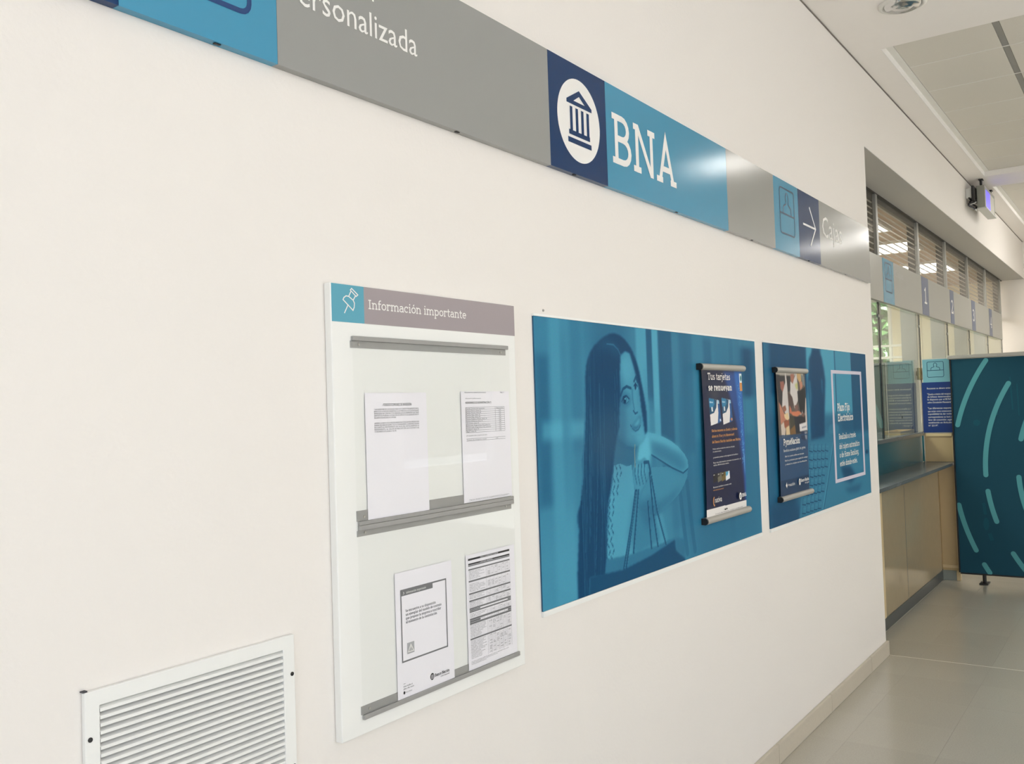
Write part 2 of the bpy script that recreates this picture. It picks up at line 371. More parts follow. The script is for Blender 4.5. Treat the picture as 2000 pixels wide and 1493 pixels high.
M_navy = mat('sign_navy', rgb(12, 54, 100), 0.14, spec=0.3, var=0.012, bump=0.05, bscale=3.5)
M_grey = mat('sign_grey', rgb(151, 151, 148), 0.17, spec=0.45, var=0.012, bump=0.05, bscale=3.5)
M_letw = mat('vinyl_white', rgb(238, 236, 232), 0.5, var=0.005)
M_letn = mat('vinyl_navy', rgb(18, 62, 116), 0.4, var=0.005)
M_letdg = mat('vinyl_teal_grey', rgb(22, 66, 96), 0.4, var=0.005)
M_mauve = mat('header_mauve_grey', rgb(160, 150, 152), 0.45, var=0.01)
M_teal = mat('header_teal', rgb(88, 163, 184), 0.45, var=0.01)
M_steel = mat('brushed_steel', rgb(158, 157, 154), 0.4, metal=0.15, var=0.06, scale=40, bump=0.02, bscale=200)
M_screw = mat('screw_steel', rgb(190, 188, 182), 0.3, metal=0.8)
M_dark = mat('black_plastic', rgb(22, 22, 22), 0.5)
M_black = mat('black_ink', rgb(24, 24, 26), 0.7)
M_ink = mat('grey_ink', rgb(74, 74, 78), 0.8, var=0.01)
M_inkm = mat('mid_grey_ink', rgb(120, 120, 122), 0.8, var=0.01)
M_inkl = mat('light_grey_ink', rgb(176, 176, 178), 0.8, var=0.01)
M_paper = mat('paper', rgb(244, 241, 246), 0.8, spec=0.2, var=0.01)
M_print = mat('printed_gloss', (1, 1, 1, 1), 0.5, spec=0.10, attr='ink')
M_prints = mat('printed_film', (1, 1, 1, 1), 0.3, spec=0.12, attr='ink')
M_alu = mat('anodised_aluminium', rgb(176, 173, 166), 0.42, metal=0.35, var=0.02)
M_orange = mat('ink_orange', rgb(214, 150, 84), 0.5)
M_edge = mat('poster_edge', rgb(20, 78, 112), 0.5)
M_void = mat('duct_dark', rgb(30, 30, 29), 0.9)
M_beige = mat('beige_laminate', rgb(170, 153, 122), 0.13, spec=0.5, var=0.05, scale=14, bump=0.006, bscale=30)
M_beiget = mat('beige_trim', rgb(214, 192, 148), 0.35, var=0.03)
M_kick = mat('grey_kick', rgb(80, 83, 82), 0.3, spec=0.5, var=0.03)
M_ledge = mat('grey_worktop', rgb(98, 99, 98), 0.25, spec=0.5, var=0.08, scale=60)
M_tealp = mat('dark_teal_laminate', rgb(30, 84, 96), 0.25, spec=0.5, var=0.04)
M_fascia = mat('fascia_grey', rgb(160, 160, 153), 0.3, spec=0.4, var=0.012)
M_num = mat('fascia_blue', rgb(84, 97, 128), 0.35, var=0.015)
M_post = mat('post_aluminium', rgb(160, 160, 155), 0.4, metal=0.3, var=0.02)
M_postd = mat('post_shade_bronze', rgb(50, 45, 40), 0.5, var=0.03)  # darker copy of the post colour; the upper fins' shade is put in
M_slat = mat('slat_aluminium', rgb(176, 170, 160), 0.4, metal=0.2)
M_seal = mat('silicone_seal', rgb(52, 50, 44), 0.5)
M_brass = mat('aged_brass', rgb(116, 102, 72), 0.4, metal=0.4, var=0.08, scale=80)
M_cloth = mat('screen_fabric', rgb(30, 74, 92), 0.85, spec=0.2, var=0.06, scale=240, bump=0.1, bscale=500)
M_arc = mat('screen_print', rgb(86, 156, 164), 0.85, spec=0.2, var=0.03, scale=200)
M_arcd = mat('screen_print_faint', rgb(44, 104, 120), 0.85, spec=0.2, var=0.03, scale=200)
M_arcv = mat('screen_print_fainter', rgb(30, 84, 102), 0.85, spec=0.2, var=0.03, scale=200)
M_navy2 = mat('notice_navy', rgb(2, 44, 110), 0.3, var=0.02)
M_lb2 = mat('notice_light_blue', rgb(112, 166, 180), 0.35, var=0.02)
M_cream = mat('office_cream', rgb(238, 226, 198), 0.7, spec=0.2, var=0.01)
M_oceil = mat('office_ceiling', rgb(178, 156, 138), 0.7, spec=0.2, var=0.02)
M_ogrey = mat('office_partition', rgb(108, 112, 104), 0.6, var=0.03)
M_lamp = mat('lamp_diffuser', (1, 1, 1, 1), 0.5, emit=(1.0, 0.96, 0.9, 1), estr=9.0)
M_olamp = mat('office_lamp_diffuser', (1, 1, 1, 1), 0.5, emit=(1.0, 0.97, 0.92, 1), estr=8.0)
M_scr = mat('display_lit', rgb(60, 50, 190), 0.3, emit=(0.10, 0.07, 0.9, 1), estr=1.15)
M_scr2 = mat('display_pale', rgb(206, 204, 190), 0.3)
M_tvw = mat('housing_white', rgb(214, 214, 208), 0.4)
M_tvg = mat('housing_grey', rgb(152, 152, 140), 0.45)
M_leaf = mat('leaf_green', rgb(96, 130, 62), 0.6, var=0.35, scale=3)
M_bark = mat('bark', rgb(92, 76, 60), 0.9, var=0.2, scale=20, bump=0.4, bscale=40)
M_ground = mat('yard_ground', rgb(120, 118, 108), 0.9, var=0.1)
M_chrome = mat('chrome_ring', rgb(225, 225, 225), 0.12, metal=0.9)
M_glass = glass_mat('clear_glass', (0.90, 0.95, 0.92))
M_glassu = glass_mat('clerestory_glass', (0.97, 0.97, 0.96), 1.14)
M_acryl = glass_mat('clear_acrylic', (0.995, 0.997, 0.995), 1.22)

WY = 1.48; CZ = 3.8; XE = 6.165; XF = 14.9; SOF = 3.27

# ------------------------------------------------------------------ setting
mb = MB()   # left wall with the bulkhead over the tellers, one continuous body
prof = [(-3, 0), (XE, 0), (XE, SOF), (XF, SOF), (XF, CZ), (-3, CZ)]
vs = [(x, WY, z) for x, z in prof] + [(x, 1.74, z) for x, z in prof]
mb.add(vs, [(0, 1, 2, 3, 4, 5), (11, 10, 9, 8, 7, 6)] + [(i, i + 6, (i + 1) % 6 + 6, (i + 1) % 6) for i in range(6)])
struct(mb.build('wall_left', M_wall))
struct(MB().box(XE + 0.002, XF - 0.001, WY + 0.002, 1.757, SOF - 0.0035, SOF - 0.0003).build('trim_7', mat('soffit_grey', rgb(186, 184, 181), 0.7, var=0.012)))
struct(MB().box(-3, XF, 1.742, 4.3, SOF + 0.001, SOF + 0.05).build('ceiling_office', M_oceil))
mb = MB()  # far wall, window opening to the yard behind the tellers
for y0, y1, z0, z1 in ((-7.1, 3.30, -0.1, 4.0), (3.30, 4.3, 3.16, 4.0), (3.30, 4.3, -0.1, 1.2), (4.2, 4.3, 1.2, 3.16)):
    mb.box(XF, XF + 0.2, y0, y1, z0, z1)
struct(mb.build('wall_far', M_cream if False else M_wall))
struct(MB().box(XE - 0.1, XF, 4.301, 4.45, 0, 3.4).build('wall_office', M_cream))
struct(MB().box(XF - 0.012, XF - 0.002, 1.80, 3.28, 0, 3.268).build('trim_office_end', M_cream))
mb = MB()
mb.box(-3.1, -2.95, -7.1, 1.74, 0, 0.3).box(-3.1, -2.95, -7.1, 1.74, 3.2, 3.8).box(-3.1, -2.95, 0.4, 1.74, 0.3, 3.2).box(-3.1, -2.95, -7.1, -5.6, 0.3, 3.2)
struct(mb.build('wall_rear', M_wall))
mb = MB()
mb.box(-3, XF, -7.1, -6.95, 0, 0.75).box(-3, XF, -7.1, -6.95, 3.05, 3.8)
for x0, x1 in ((-3, -0.2), (4.8, 11.0), (13.4, XF)): mb.box(x0, x1, -7.1, -6.95, 0.75, 3.05)  # far opening unseen, added so sun bounce brightens far ceiling and bulkhead
struct(mb.build('wall_right', M_wall))

# floor: slab plus tiles where the view meets them
TX, TY = 0.4115, 0.408
floor = struct(MB().box(-3, XF, -7, 4.3, -0.12, -0.0009).build('floor', M_grout))
mb = MB().box(-3, 3.70, -7, WY, -0.01, 0)
mb.box(3.70, 9.46, -7, 1.293 - 4 * TY - 0.001, -0.01, 0).box(9.46, XF, -7, 1.74, -0.01, 0).box(XE, XF, 1.742, 4.3, -0.01, 0)
mb.build('floor_finish', M_floor, floor)
yj = [1.62] + [1.293 - k * TY for k in range(5)]
TILE = {}
for i in range(14):
    xa = 6.178 - 6 * TX + i * TX; xb = xa + TX
    for j in range(len(yj) - 1):
        g = 0.0002
        gx = 0.0035 if i == 6 else g
        gx1 = 0.0035 if i == 5 else g
        y1 = yj[j]; y0 = yj[j + 1]
        dz = (0.0000, 0.0001, 0.0002)[(i * 5 + j * 3) % 3]
        MB().box(xa + gx, xb - gx1, y0 + g, y1 - g, -0.0008, dz + 0.0004).build('floor_tile', M_floor, floor)

MB().box(6.1752, 6.1812, 1.293 - 4 * TY, 1.466, -0.0008, 0.0007).build('joint_strip', mat('pale_joint', rgb(226, 220, 206), 0.6), floor)
# skirting of terrazzo pieces along the left wall
bl = struct(MB().box(-3, XE - 0.01, 1.468, WY - 0.001, 0.0005, 0.07).build('baseboard_left', M_grout))
edges = [XE + 0.012] + [5.713 * 1.0 + 0.02 - k * 0.822 for k in range(0, 11)]
for k in range(len(edges) - 1):
    MB().box(max(edges[k + 1], -3) + 0.002, edges[k] - 0.002, 1.4625, 1.4795, 0.001, 0.092).build('baseboard_tile', M_base, bl, bevel=0.003)

# ceiling: plaster border and cross band, two sunken tile fields
FX0, FX1, GX0, GX1, FY1, FY0 = 5.965, 10.15, 10.72, 14.4, 1.31, -1.76
mb = MB()
for x0, x1, y0, y1 in ((-3, FX0, -7, 1.74), (FX0, XF, FY1, 1.74), (FX0, XF, -7, FY0), (FX1, GX0, FY0, FY1), (GX1, XF, FY0, FY1)):
    mb.box(x0, x1, y0, y1, CZ, CZ + 0.09)
mb.box(-3, XF, -7, 1.74, CZ + 0.09, CZ + 0.14)
ceil = struct(mb.build('ceiling', M_gyp))
struct(MB().box(-3, XF - 0.001, 1.4755, 1.4799, CZ - 0.0085, CZ - 0.0005).build('trim_8', mat('shadow_gap', rgb(120, 114, 106), 0.8)))  # dark strip painting in the shade line where wall meets ceiling
TZ = CZ + 0.052
lamp_cells = {(0, 3, 2): 'square recessed lamp in the first sunken tile field', (1, 1, 1): 'square recessed lamp at the near end of the second sunken tile field', (1, 4, 3): 'square recessed lamp at the far end of the second sunken tile field'}
ycols = [(1.265, 0.708), (0.672, 0.075), (0.039, -0.558), (-0.594, -1.191), (-1.227, -1.70)]
k = 0
tile_me = {}
for fld, (x0, x1) in enumerate(((FX0, FX1), (GX0, GX1))):
    MB().box(x0, x1, FY1 - 0.045, FY1 - 0.001, TZ - 0.004, TZ + 0.004).build('ceiling_trim', M_tee, ceil)
    MB().box(x0, x1, FY1 - 0.004, FY1 - 0.0006, CZ + 0.0008, TZ - 0.0045).build('ceiling_trim', mat('trim_bright', rgb(250, 248, 244), 0.5), ceil)  # extra white sheet; the upstand's stronger light is put into its colour
    MB().box(x0 + 0.001, x0 + 0.02, FY0, FY1 - 0.05, TZ - 0.003, TZ + 0.004).build('ceiling_trim', M_tee, ceil)
    for ya, yb in zip(ycols[:-1], ycols[1:]):
        MB().box(x0, x1, yb[0], ya[1], TZ + 0.002, TZ + 0.014).build('ceiling_channel', M_teeg, ceil)
    n = int(math.ceil((x1 - x0) / 0.614))
    for i in range(n):
        xa = x0 + 0.614 * i; xb = min(xa + 0.614, x1)
        if i > 0: MB().box(xa - 0.006, xa + 0.006, FY0, FY1 - 0.05, TZ - 0.0015, TZ + 0.001).build('ceiling_tee', M_tee, ceil)
        for j, (y1, y0) in enumerate(ycols):
            if (fld, i, j) in lamp_cells: continue
            key = (round(xb - xa, 3), j)
            if key not in tile_me:
                o = MB().box(-(xb - xa) / 2 + 0.003, (xb - xa) / 2 - 0.003, y0 + 0.002, y1 - 0.002, 0, 0.012).build('ceiling_tile', M_tile, ceil)
                tile_me[key] = o
            else:
                o = tile_me[key].copy(); COL.objects.link(o); attach(o, ceil)
            o.location = ((xa + xb) / 2, 0, TZ)

# sunken luminaires of the tile fields (beyond the right edge of the view)
for n_, (fld, i, j) in enumerate(sorted(lamp_cells)):
    x0 = ((FX0, GX0)[fld]) + 0.614 * i; y1, y0 = ycols[j]
    t = thing('ceiling_light', ((x0 + 0.307), (y0 + y1) / 2, TZ), lamp_cells[(fld, i, j)], 'lamp', 'recessed hall lamps')
    mb = MB(); F_ = 0.03
    mb.box(x0 + 0.005, x0 + 0.609, y0 + 0.003, y0 + F_, TZ - 0.004, TZ + 0.02).box(x0 + 0.005, x0 + 0.609, y1 - F_, y1 - 0.003, TZ - 0.004, TZ + 0.02)
    mb.box(x0 + 0.005, x0 + F_, y0 + F_, y1 - F_, TZ - 0.004, TZ + 0.02).box(x0 + 0.609 - F_, x0 + 0.609, y0 + F_, y1 - F_, TZ - 0.004, TZ + 0.02)
    mb.build('frame', M_tee, t)
    MB().box(x0 + F_, x0 + 0.609 - F_, y0 + F_, y1 - F_, TZ + 0.002, TZ + 0.018).build('diffuser', M_lamp, t)
# wall-washing lamp near the far end of the bulkhead
t = thing('ceiling_light', (12.5, 0.35, CZ), 'drum lamp standing down from the ceiling near the far wall', 'lamp')
MB().lathe((12.5, 0.35, 3.80), [(0.001, 0.03), (0.17, 0.03), (0.17, 0.008), (0.16, 0.008)]).build('canopy', M_tee, t)
MB().lathe((12.5, 0.35, 3.70), [(0.001, 0.0), (0.12, 0.0), (0.15, 0.02), (0.15, 0.108), (0.001, 0.108)]).build('diffuser', mat('wall_lamp_diffuser', (1, 1, 1, 1), 0.5, emit=(1, 0.97, 0.93, 1), estr=40.0), t)

# round downlight in the plaster border
t = thing('downlight', (5.33, 1.07, CZ), 'round chrome downlight set in the plaster ceiling', 'lamp')
MB().lathe((5.35, 1.05, CZ), [(0.125, -0.001), (0.125, -0.008), (0.105, -0.014), (0.098, -0.004), (0.085, 0.0)], 40).build('trim_ring', M_tee, t, smooth=True)
MB().lathe((5.35, 1.05, CZ), [(0.098, -0.006), (0.085, -0.022), (0.06, -0.016), (0.045, -0.028), (0.001, -0.024)], 40).build('reflector', M_chrome, t, smooth=True)

# ------------------------------------------------------------------ window band over the tellers
YG = 1.77
posts = [7.63, 9.17, 10.54, 11.92, 13.29, 14.66]
FZ0, FZ1 = 2.388, 2.742
zbars = [2.765 + 0.047 * i for i in range(10)]
bayx = [XE + 0.01] + posts
win = struct(MB().box(XE, XF - 0.014, YG - 0.012, YG + 0.1, SOF - 0.012, SOF - 0.0005).box(XE, XF - 0.014, YG + 0.03, YG + 0.09, FZ1 - 0.03, FZ1 - 0.002).build('window_1', M_postd))
for i, px in enumerate(posts):
    MB().box(px - 0.03, px + 0.03, YG - 0.012, YG + 0.012, FZ1 - 0.02, SOF - 0.013).build('mullion', M_post, win)
    MB().box(px - 0.012, px + 0.022, YG + 0.013, YG + 0.082, FZ1 - 0.0, SOF - 0.013).build('mullion_fin', M_postd, win)
for a, b in zip(bayx[:-1], bayx[1:]):
    MB().box(a + 0.032, b - 0.032, YG - 0.003, YG + 0.003, FZ1, SOF - 0.014).build('pane', M_glassu, win)
    MB().box(a + 0.032, b - 0.02, YG + 0.015, YG + 0.06, SOF - 0.055, SOF - 0.014).build('head_rail', M_postd, win)
    for z in zbars:
        MB().prism_x([(YG + 0.018, z), (YG + 0.027, z), (YG + 0.027, z + 0.009), (YG + 0.018, z + 0.009)], a + 0.032, b - 0.014).build('slat', M_slat, win)

# fascia sign over the teller windows
fs = thing('teller_fascia_sign', (XE + 0.02, 1.74, FZ0), 'long grey fascia with blue numbered squares above the teller glass', 'sign')
FF = wallface(1.72)
MB().box(XE + 0.01, 14.36, 1.72, 1.756, FZ0, FZ1).build('fascia_panel', M_fascia, fs, bevel=0.002)
for dig, a0, a1, d0, d1 in (('1', 9.03, 9.33, 9.13, 9.24), ('2', 10.44, 10.65, 10.48, 10.60), ('3', 11.80, 12.05, 11.86, 11.98), ('4', 13.17, 13.41, 13.23, 13.36)):
    MB().box(a0, a1, 1.7185, 1.72, FZ0 + 0.001, FZ1 - 0.001).build('number_square', M_num, fs)
    m_ = MB(); slab(m_, wallface(1.7185), dig, d0, d1, 2.495, 0.145, 0.085); m_.build('numeral', M_letw, fs)
MB().box(7.57, 7.93, 1.7185, 1.72, FZ0 + 0.001, FZ1 - 0.001).build('pictogram_square', M_lb, fs)
def teller_icon(mb, F, a0, a1, b0, b1, w):
    stroke(mb, F, rrect(a0, a1, b0, b1, (a1 - a0) * 0.09, (b1 - b0) * 0.09), w)
    bm = b0 + (b1 - b0) * 0.44; ca = (a0 + a1) / 2; ww = a1 - a0; hh = b1 - bm
    stroke(mb, F, [(a0, bm), (a1, bm)], w * 1.1)
    stroke(mb, F, arc(ca, bm + hh * 0.62, ww * 0.10, hh * 0.24, -55, 235, 16), w)
    stroke(mb, F, [(ca - ww * 0.27, bm), (ca - ww * 0.27, bm + hh * 0.1)] + arc(ca - ww * 0.13, bm + hh * 0.22, ww * 0.13, hh * 0.14, 170, 95, 4) + [(ca - ww * 0.055, bm + hh * 0.43)], w)
    stroke(mb, F, [(ca + ww * 0.27, bm), (ca + ww * 0.27, bm + hh * 0.1)] + arc(ca + ww * 0.13, bm + hh * 0.22, ww * 0.13, hh * 0.14, 10, 85, 4) + [(ca + ww * 0.055, bm + hh * 0.43)], w)
m_ = MB(); teller_icon(m_, wallface(1.7185), 7.64, 7.86, 2.48, 2.71, 0.010); m_.build('teller_pictogram', M_letdg, fs)
m_ = MB(); sans(m_, FF, 'Cajas', 7.98, 8.29, 2.632, 0.055); m_.build('lettering', mat('vinyl_pale_grey', rgb(184, 184, 182), 0.5), fs)

# ------------------------------------------------------------------ teller front: glass, counter, divider
gx = [XE + 0.03] + [7.56, 9.06, 10.46, 11.84, 13.27, 14.6]
glab = ['first teller glass pane beside the end of the white wall', 'second teller glass pane, with a brass lock, under square one', 'third teller glass pane from the white wall, under square two',
        'fourth teller glass pane, rising behind the teal screen after square two', 'fifth teller glass pane, narrow in view, under square three', 'farthest teller glass pane under square four next to the far wall']
for i, (a, b) in enumerate(zip(gx[:-1], gx[1:])):
    t = thing('glass_screen', ((a + b) / 2, 1.765, 1.316), glab[i], 'glass', 'teller glass panes')
    MB().box(a + 0.012, b - 0.012, 1.760, 1.770, 1.317, FZ0 + 0.05).build('pane', M_glass, t)
    MB().box(b - 0.010, b + 0.008, 1.758, 1.772, 1.317, FZ0 + 0.05).build('seal', M_seal, t)
    MB().cyl((b - 0.03, 1.752, 2.28), (b - 0.03, 1.7595, 2.28), 0.012).build('clamp', M_steel, t)
    if i == 1:
        m_ = MB(); m_.box(b - 0.10, b - 0.012, 1.740, 1.7595, 1.79, 1.90); lk = m_.build('lock_plate', M_brass, t, bevel=0.006)
        MB().cyl((b - 0.06, 1.728, 1.85), (b - 0.06, 1.7395, 1.85), 0.022).build('lock_barrel', M_brass, lk)
        MB().cyl((8.2, 1.7585, 1.47), (8.2, 1.7595, 1.47), 0.012).build('speech_slot', M_dark, t)
        t.children[-1].scale = (1, 1, 1)
    if 0 < i < 5:
        p = MB().box(b + 0.04, b + 0.10, 1.80, 1.93, 1.317, FZ0 + 0.35).build('trim_%d' % (i + 1), M_post); struct(p)
def counter(x0, x1, label):
    c = thing('teller_counter', ((x0 + x1) / 2, 1.75, 0), label, 'counter')
    MB().box(x0, x1, 1.632, 1.70, 0.086, 1.018).build('front_panel', M_beige, c)
    MB().box(x0, x1, 1.629, 1.70, 0.0008, 0.085).build('kick_plate', M_kick, c)
    MB().box(x0, x1, 1.495, 1.765, 1.019, 1.046).build('writing_shelf', M_ledge, c, bevel=0.004)
    MB().box(x0, x1, 1.752, 1.80, 1.047, 1.284).build('back_panel', M_tealp, c)
    MB().box(x0, x1, 1.732, 2.35, 1.285, 1.316).build('glass_ledge', M_ledge, c, bevel=0.003)
    return c
c = counter(XE + 0.01, 8.918, 'beige teller counter with grey shelf between white wall end and divider')
MB().box(6.74, 6.84, 1.629, 1.6315, 0.086, 1.018).build('edge_trim', M_beiget, c)
MB().box(7.55, 7.556, 1.6312, 1.6318, 0.086, 1.018).build('panel_joint', M_kick, c)
counter(8.985, 14.88, 'beige teller counter running on behind the teal screen')

dv = thing('divider_panel', (8.95, 1.6, 0), 'beige side panel at the end of the first teller counter', 'divider')
MB().box(8.922, 8.98, 1.485, 1.628, 0.088, 1.016).box(8.922, 8.98, 1.485, 1.491, 1.016, 1.05).box(8.922, 8.98, 1.485, 1.7315, 1.05, 1.30).build('panel', mat('divider_beige', rgb(194, 170, 128), 0.22, spec=0.45, var=0.04, scale=14), dv)
m_ = MB()
m_.box(8.916, 8.9215, 1.500, 1.722, 1.278, 1.302).box(8.916, 8.9215, 1.487, 1.506, 1.05, 1.302).box(8.916, 8.9215, 1.487, 1.506, 0.135, 1.016).box(8.916, 8.9215, 1.487, 1.628, 0.11, 0.135)
m_.build('raised_border', M_beiget, dv)
MB().box(8.917, 8.98, 1.520, 1.628, 0.0008, 0.087).build('base', mat('base_pale_grey', rgb(140, 146, 138), 0.4), dv)
MB().box(8.917, 8.98, 1.488, 1.518, 0.0008, 0.087).build('base_block', M_beiget, dv)
MB().box(8.922, 8.98, 1.485, 1.7255, 1.303, 1.975).build('upper_panel', mat('divider_upper', rgb(190, 188, 182), 0.5), dv)

ns = thing('notice_sign', (8.921, 1.6, 1.64), 'light blue and navy notice with teller pictogram fixed on the divider', 'sign')
MB().box(8.9165, 8.9215, 1.500, 1.722, 1.762, 1.968).build('upper_band', M_lb2, ns)
MB().box(8.9165, 8.9215, 1.486, 1.735, 1.312, 1.762).build('lower_panel', M_navy2, ns)
EF = endface(8.9165)
m_ = MB(); teller_icon(m_, EF, -1.684, -1.548, 1.808, 1.946, 0.004); m_.build('teller_pictogram', M_letdg, ns)
lines = [('Recuente su dinero antes', 1.700, 0.215), ('"Queda a criterio del receptor', 1.648, 0.23), ('de billetes deteriorados,', 1.624, 0.2), ('lo dispuesto por el BCRA', 1.600, 0.2), ('sobre Circulación Monetaria"', 1.574, 0.22),
         ('"Las diferencias mayores', 1.522, 0.2), ('que surjan como consecuencia', 1.495, 0.235), ('imposibilidad de dar vuelto', 1.470, 0.22), ('correspondiente se hará a', 1.443, 0.205), ('favor del consumidor, según', 1.418, 0.22), ('establecido en Artículo', 1.393, 0.19), ('N° 22119".', 1.366, 0.08)]
for s_, z, w_ in lines:
    m_ = MB(); sans(m_, EF, s_, -1.692, -1.692 + min(w_, 0.196), z, 0.0155); m_.build('text_line', M_letw, ns)

# office beyond the glass
t = thing('office_partition', (9.03, 2.6, 0), 'grey office partition standing behind the teller glass', 'partition')
MB().box(9.0, 9.04, 2.36, 3.6, 0.0005, 1.94).box(9.0, 9.04, 1.83, 2.36, 1.318, 1.94).build('partition_board', M_ogrey, t)
MB().box(8.995, 9.045, 1.83, 3.6, 1.941, 1.965).build('cap_rail', M_post, t)
t = thing('document_tray', (8.55, 1.86, 1.317), 'beige document tray lying on the ledge behind the teller glass', 'tray')
MB().box(8.30, 8.85, 1.80, 1.95, 1.3172, 1.323).build('tray_floor', M_beiget, t)
MB().box(8.30, 8.85, 1.80, 1.805, 1.3235, 1.345).box(8.30, 8.85, 1.945, 1.95, 1.3235, 1.345).box(8.30, 8.305, 1.806, 1.944, 1.3235, 1.345).box(8.845, 8.85, 1.806, 1.944, 1.3235, 1.345).build('rim', M_beiget, t)
t = thing('clip_stand', (8.89, 1.82, 1.317), 'small dark clip standing beside the beige document tray', 'clip')
MB().box(8.868, 8.912, 1.80, 1.84, 1.3172, 1.325).build('foot', M_dark, t)
MB().box(8.882, 8.898, 1.815, 1.825, 1.3255, 1.375).build('upright', M_dark, t)
for n_, (xc, hw) in enumerate(((9.02, 0.30), (10.46, 0.34), (12.45, 0.46))):
    lab = ['bright office ceiling lamp seen in the first window bay', 'bright office ceiling lamp seen across the first and second bays', 'bright office ceiling lamp seen across the second and third bays'][n_]
    t = thing('office_light', (xc, 2.27, SOF), lab, 'lamp', 'office ceiling lamps')
    m_ = MB(); zz = SOF - 0.03
    m_.box(xc - hw - 0.03, xc + hw + 0.03, 2.02, 2.05, zz, SOF).box(xc - hw - 0.03, xc + hw + 0.03, 2.49, 2.52, zz, SOF).box(xc - hw - 0.03, xc - hw, 2.05, 2.49, zz, SOF).box(xc + hw, xc + hw + 0.03, 2.05, 2.49, zz, SOF)
    m_.build('frame', M_tee, t)
    MB().box(xc - hw, xc + hw, 2.05, 2.49, zz + 0.006, SOF - 0.002).build('diffuser', M_olamp, t)
# window to the yard in the far end of the office
wn = struct(MB().box(XF - 0.01, XF + 0.06, 3.301, 3.34, 1.2, 3.16).box(XF - 0.01, XF + 0.06, 4.16, 4.2, 1.2, 3.16).box(XF - 0.01, XF + 0.06, 3.34, 4.16, 3.12, 3.16).box(XF - 0.01, XF + 0.06, 3.34, 4.16, 1.2, 1.26).build('window_2', M_white))
MB().box(XF + 0.02, XF + 0.026, 3.34, 4.16, 1.26, 3.12).build('pane', M_glass, wn)
MB().box(XF - 0.02, XF + 0.05, 3.45, 3.475, 1.26, 3.12).build('window_stile', M_seal, wn)
for z in (2.25, 2.43): MB().box(XF - 0.03, XF - 0.01, 3.05, 4.16, z - 0.018, z + 0.018).build('window_rail', M_white, wn)
MB().box(XF - 0.1, XF - 0.02, 3.30, 4.2, 0.0, 2.10).build('window_low_panel', M_ogrey, wn)
m_ = MB()
for y0, y1, z0, z1 in ((3.08, 3.11, 2.1, 2.95), (2.86, 2.89, 2.1, 2.95), (2.86, 3.11, 2.93, 2.96), (2.86, 3.11, 2.6, 2.62)): m_.box(XF - 0.03, XF - 0.0125, y0, y1, z0, z1)
struct(m_.build('trim_9', M_cream))
struct(MB().box(XF + 0.21, 40, -20, 30, -0.3, -0.12).build('ground_yard', M_ground))
t = thing('tree', (18.0, 5.0, -0.12), 'leafy green tree outside the window behind the teller glass', 'tree')
m_ = MB(); m_.cyl((18, 5.0, -0.12), (18.05, 5.0, 2.2), 0.14, 10, 0.09)
for dx, dy, dz in ((0.8, 0.7, 1.4), (-0.7, 0.4, 1.5), (0.2, -0.9, 1.3), (0.1, 0.3, 1.9)): m_.cyl((18.05, 5.0, 2.0), (18.05 + dx, 5 + dy, 2.0 + dz), 0.06, 7, 0.02)
m_.build('trunk', M_bark, t)
m_ = MB()
for _ in range(5200):
    d = rng.normal(size=3); d /= np.linalg.norm(d); r_ = rng.uniform(0.35, 1.0) ** 0.5
    c_ = np.array([18.05, 5.0, 2.75]) + d * r_ * np.array([1.7, 1.9, 1.75])
    a_ = rng.normal(size=3); a_ /= np.linalg.norm(a_); b_ = np.cross(a_, rng.normal(size=3)); b_ /= np.linalg.norm(b_)
    l_ = rng.uniform(0.08, 0.15); w_ = l_ * 0.5
    m_.add([c_ - a_ * l_, c_ + b_ * w_, c_ + a_ * l_, c_ - b_ * w_], [(0, 1, 2, 3)])
o = m_.build('leaves', M_leaf, t); o['kind'] = 'stuff'

# ------------------------------------------------------------------ teal free-standing screen
sc = thing('partition_screen', (8.86, 0.85, 0), 'free-standing teal fabric screen with pale dashed arcs beside the tellers', 'screen')
SY0, SY1 = 0.15, 1.475
MB().box(8.85, 8.875, SY0, SY1, 0.088, 1.955).build('fabric_panel', M_cloth, sc)
MB().box(8.838, 8.887, SY0 - 0.01, SY1 + 0.03, 1.957, 1.99).build('top_rail', M_alu, sc, bevel=0.006)
MB().box(8.845, 8.88, SY1 + 0.001, SY1 + 0.012, 0.088, 1.955).build('side_rail', M_dark, sc)
MB().box(8.845, 8.88, SY0, SY1, 0.076, 0.087).build('bottom_rail', M_dark, sc)
SF = endface(8.8495)
RC = (0.21, 0.98)  # arc centre in (-Y, Z)
def dash(mb, R, a0, a1, w=0.04):
    pts = []
    for i in range(25):
        a = math.radians(a0 + (a1 - a0) * i / 24)
        y = -0.21 + R * math.cos(a); z = 0.98 + R * math.sin(a)
        if y < SY1 - 0.012 and SY0 + 0.02 < y and 0.10 < z < 1.945: pts.append((-y, z))
    if len(pts) > 2:
        stroke(mb, SF, pts, w)
        for e in (pts[0], pts[-1]): disc(mb, SF, e[0], e[1], w / 2, w / 2, 0.0011, 14)
for R, a0, a1 in ((1.70, 13.5, 37), (1.70, -9, -24), (1.70, -28.5, -32), (1.45, 31, -1.5), (1.45, -7, -17.5), (1.45, -29, -36), (1.2, 13, 36), (1.2, -2.5, -19), (1.2, -25, -44), (0.95, 30, 6), (0.95, 0, -30), (0.72, 40, -10)):
    m_ = MB(); dash(m_, R, a0, a1); m_.build('printed_arc', M_arc, sc)
m_ = MB()
disc(m_, SF, -1.292, 1.395, 0.028, 0.028, 0.0003, 20); disc(m_, SF, -1.255, 0.52, 0.022, 0.055, 0.0003, 16); stroke(m_, SF, [(-1.232, 0.44), (-1.215, 0.38)], 0.03, 0.0003)
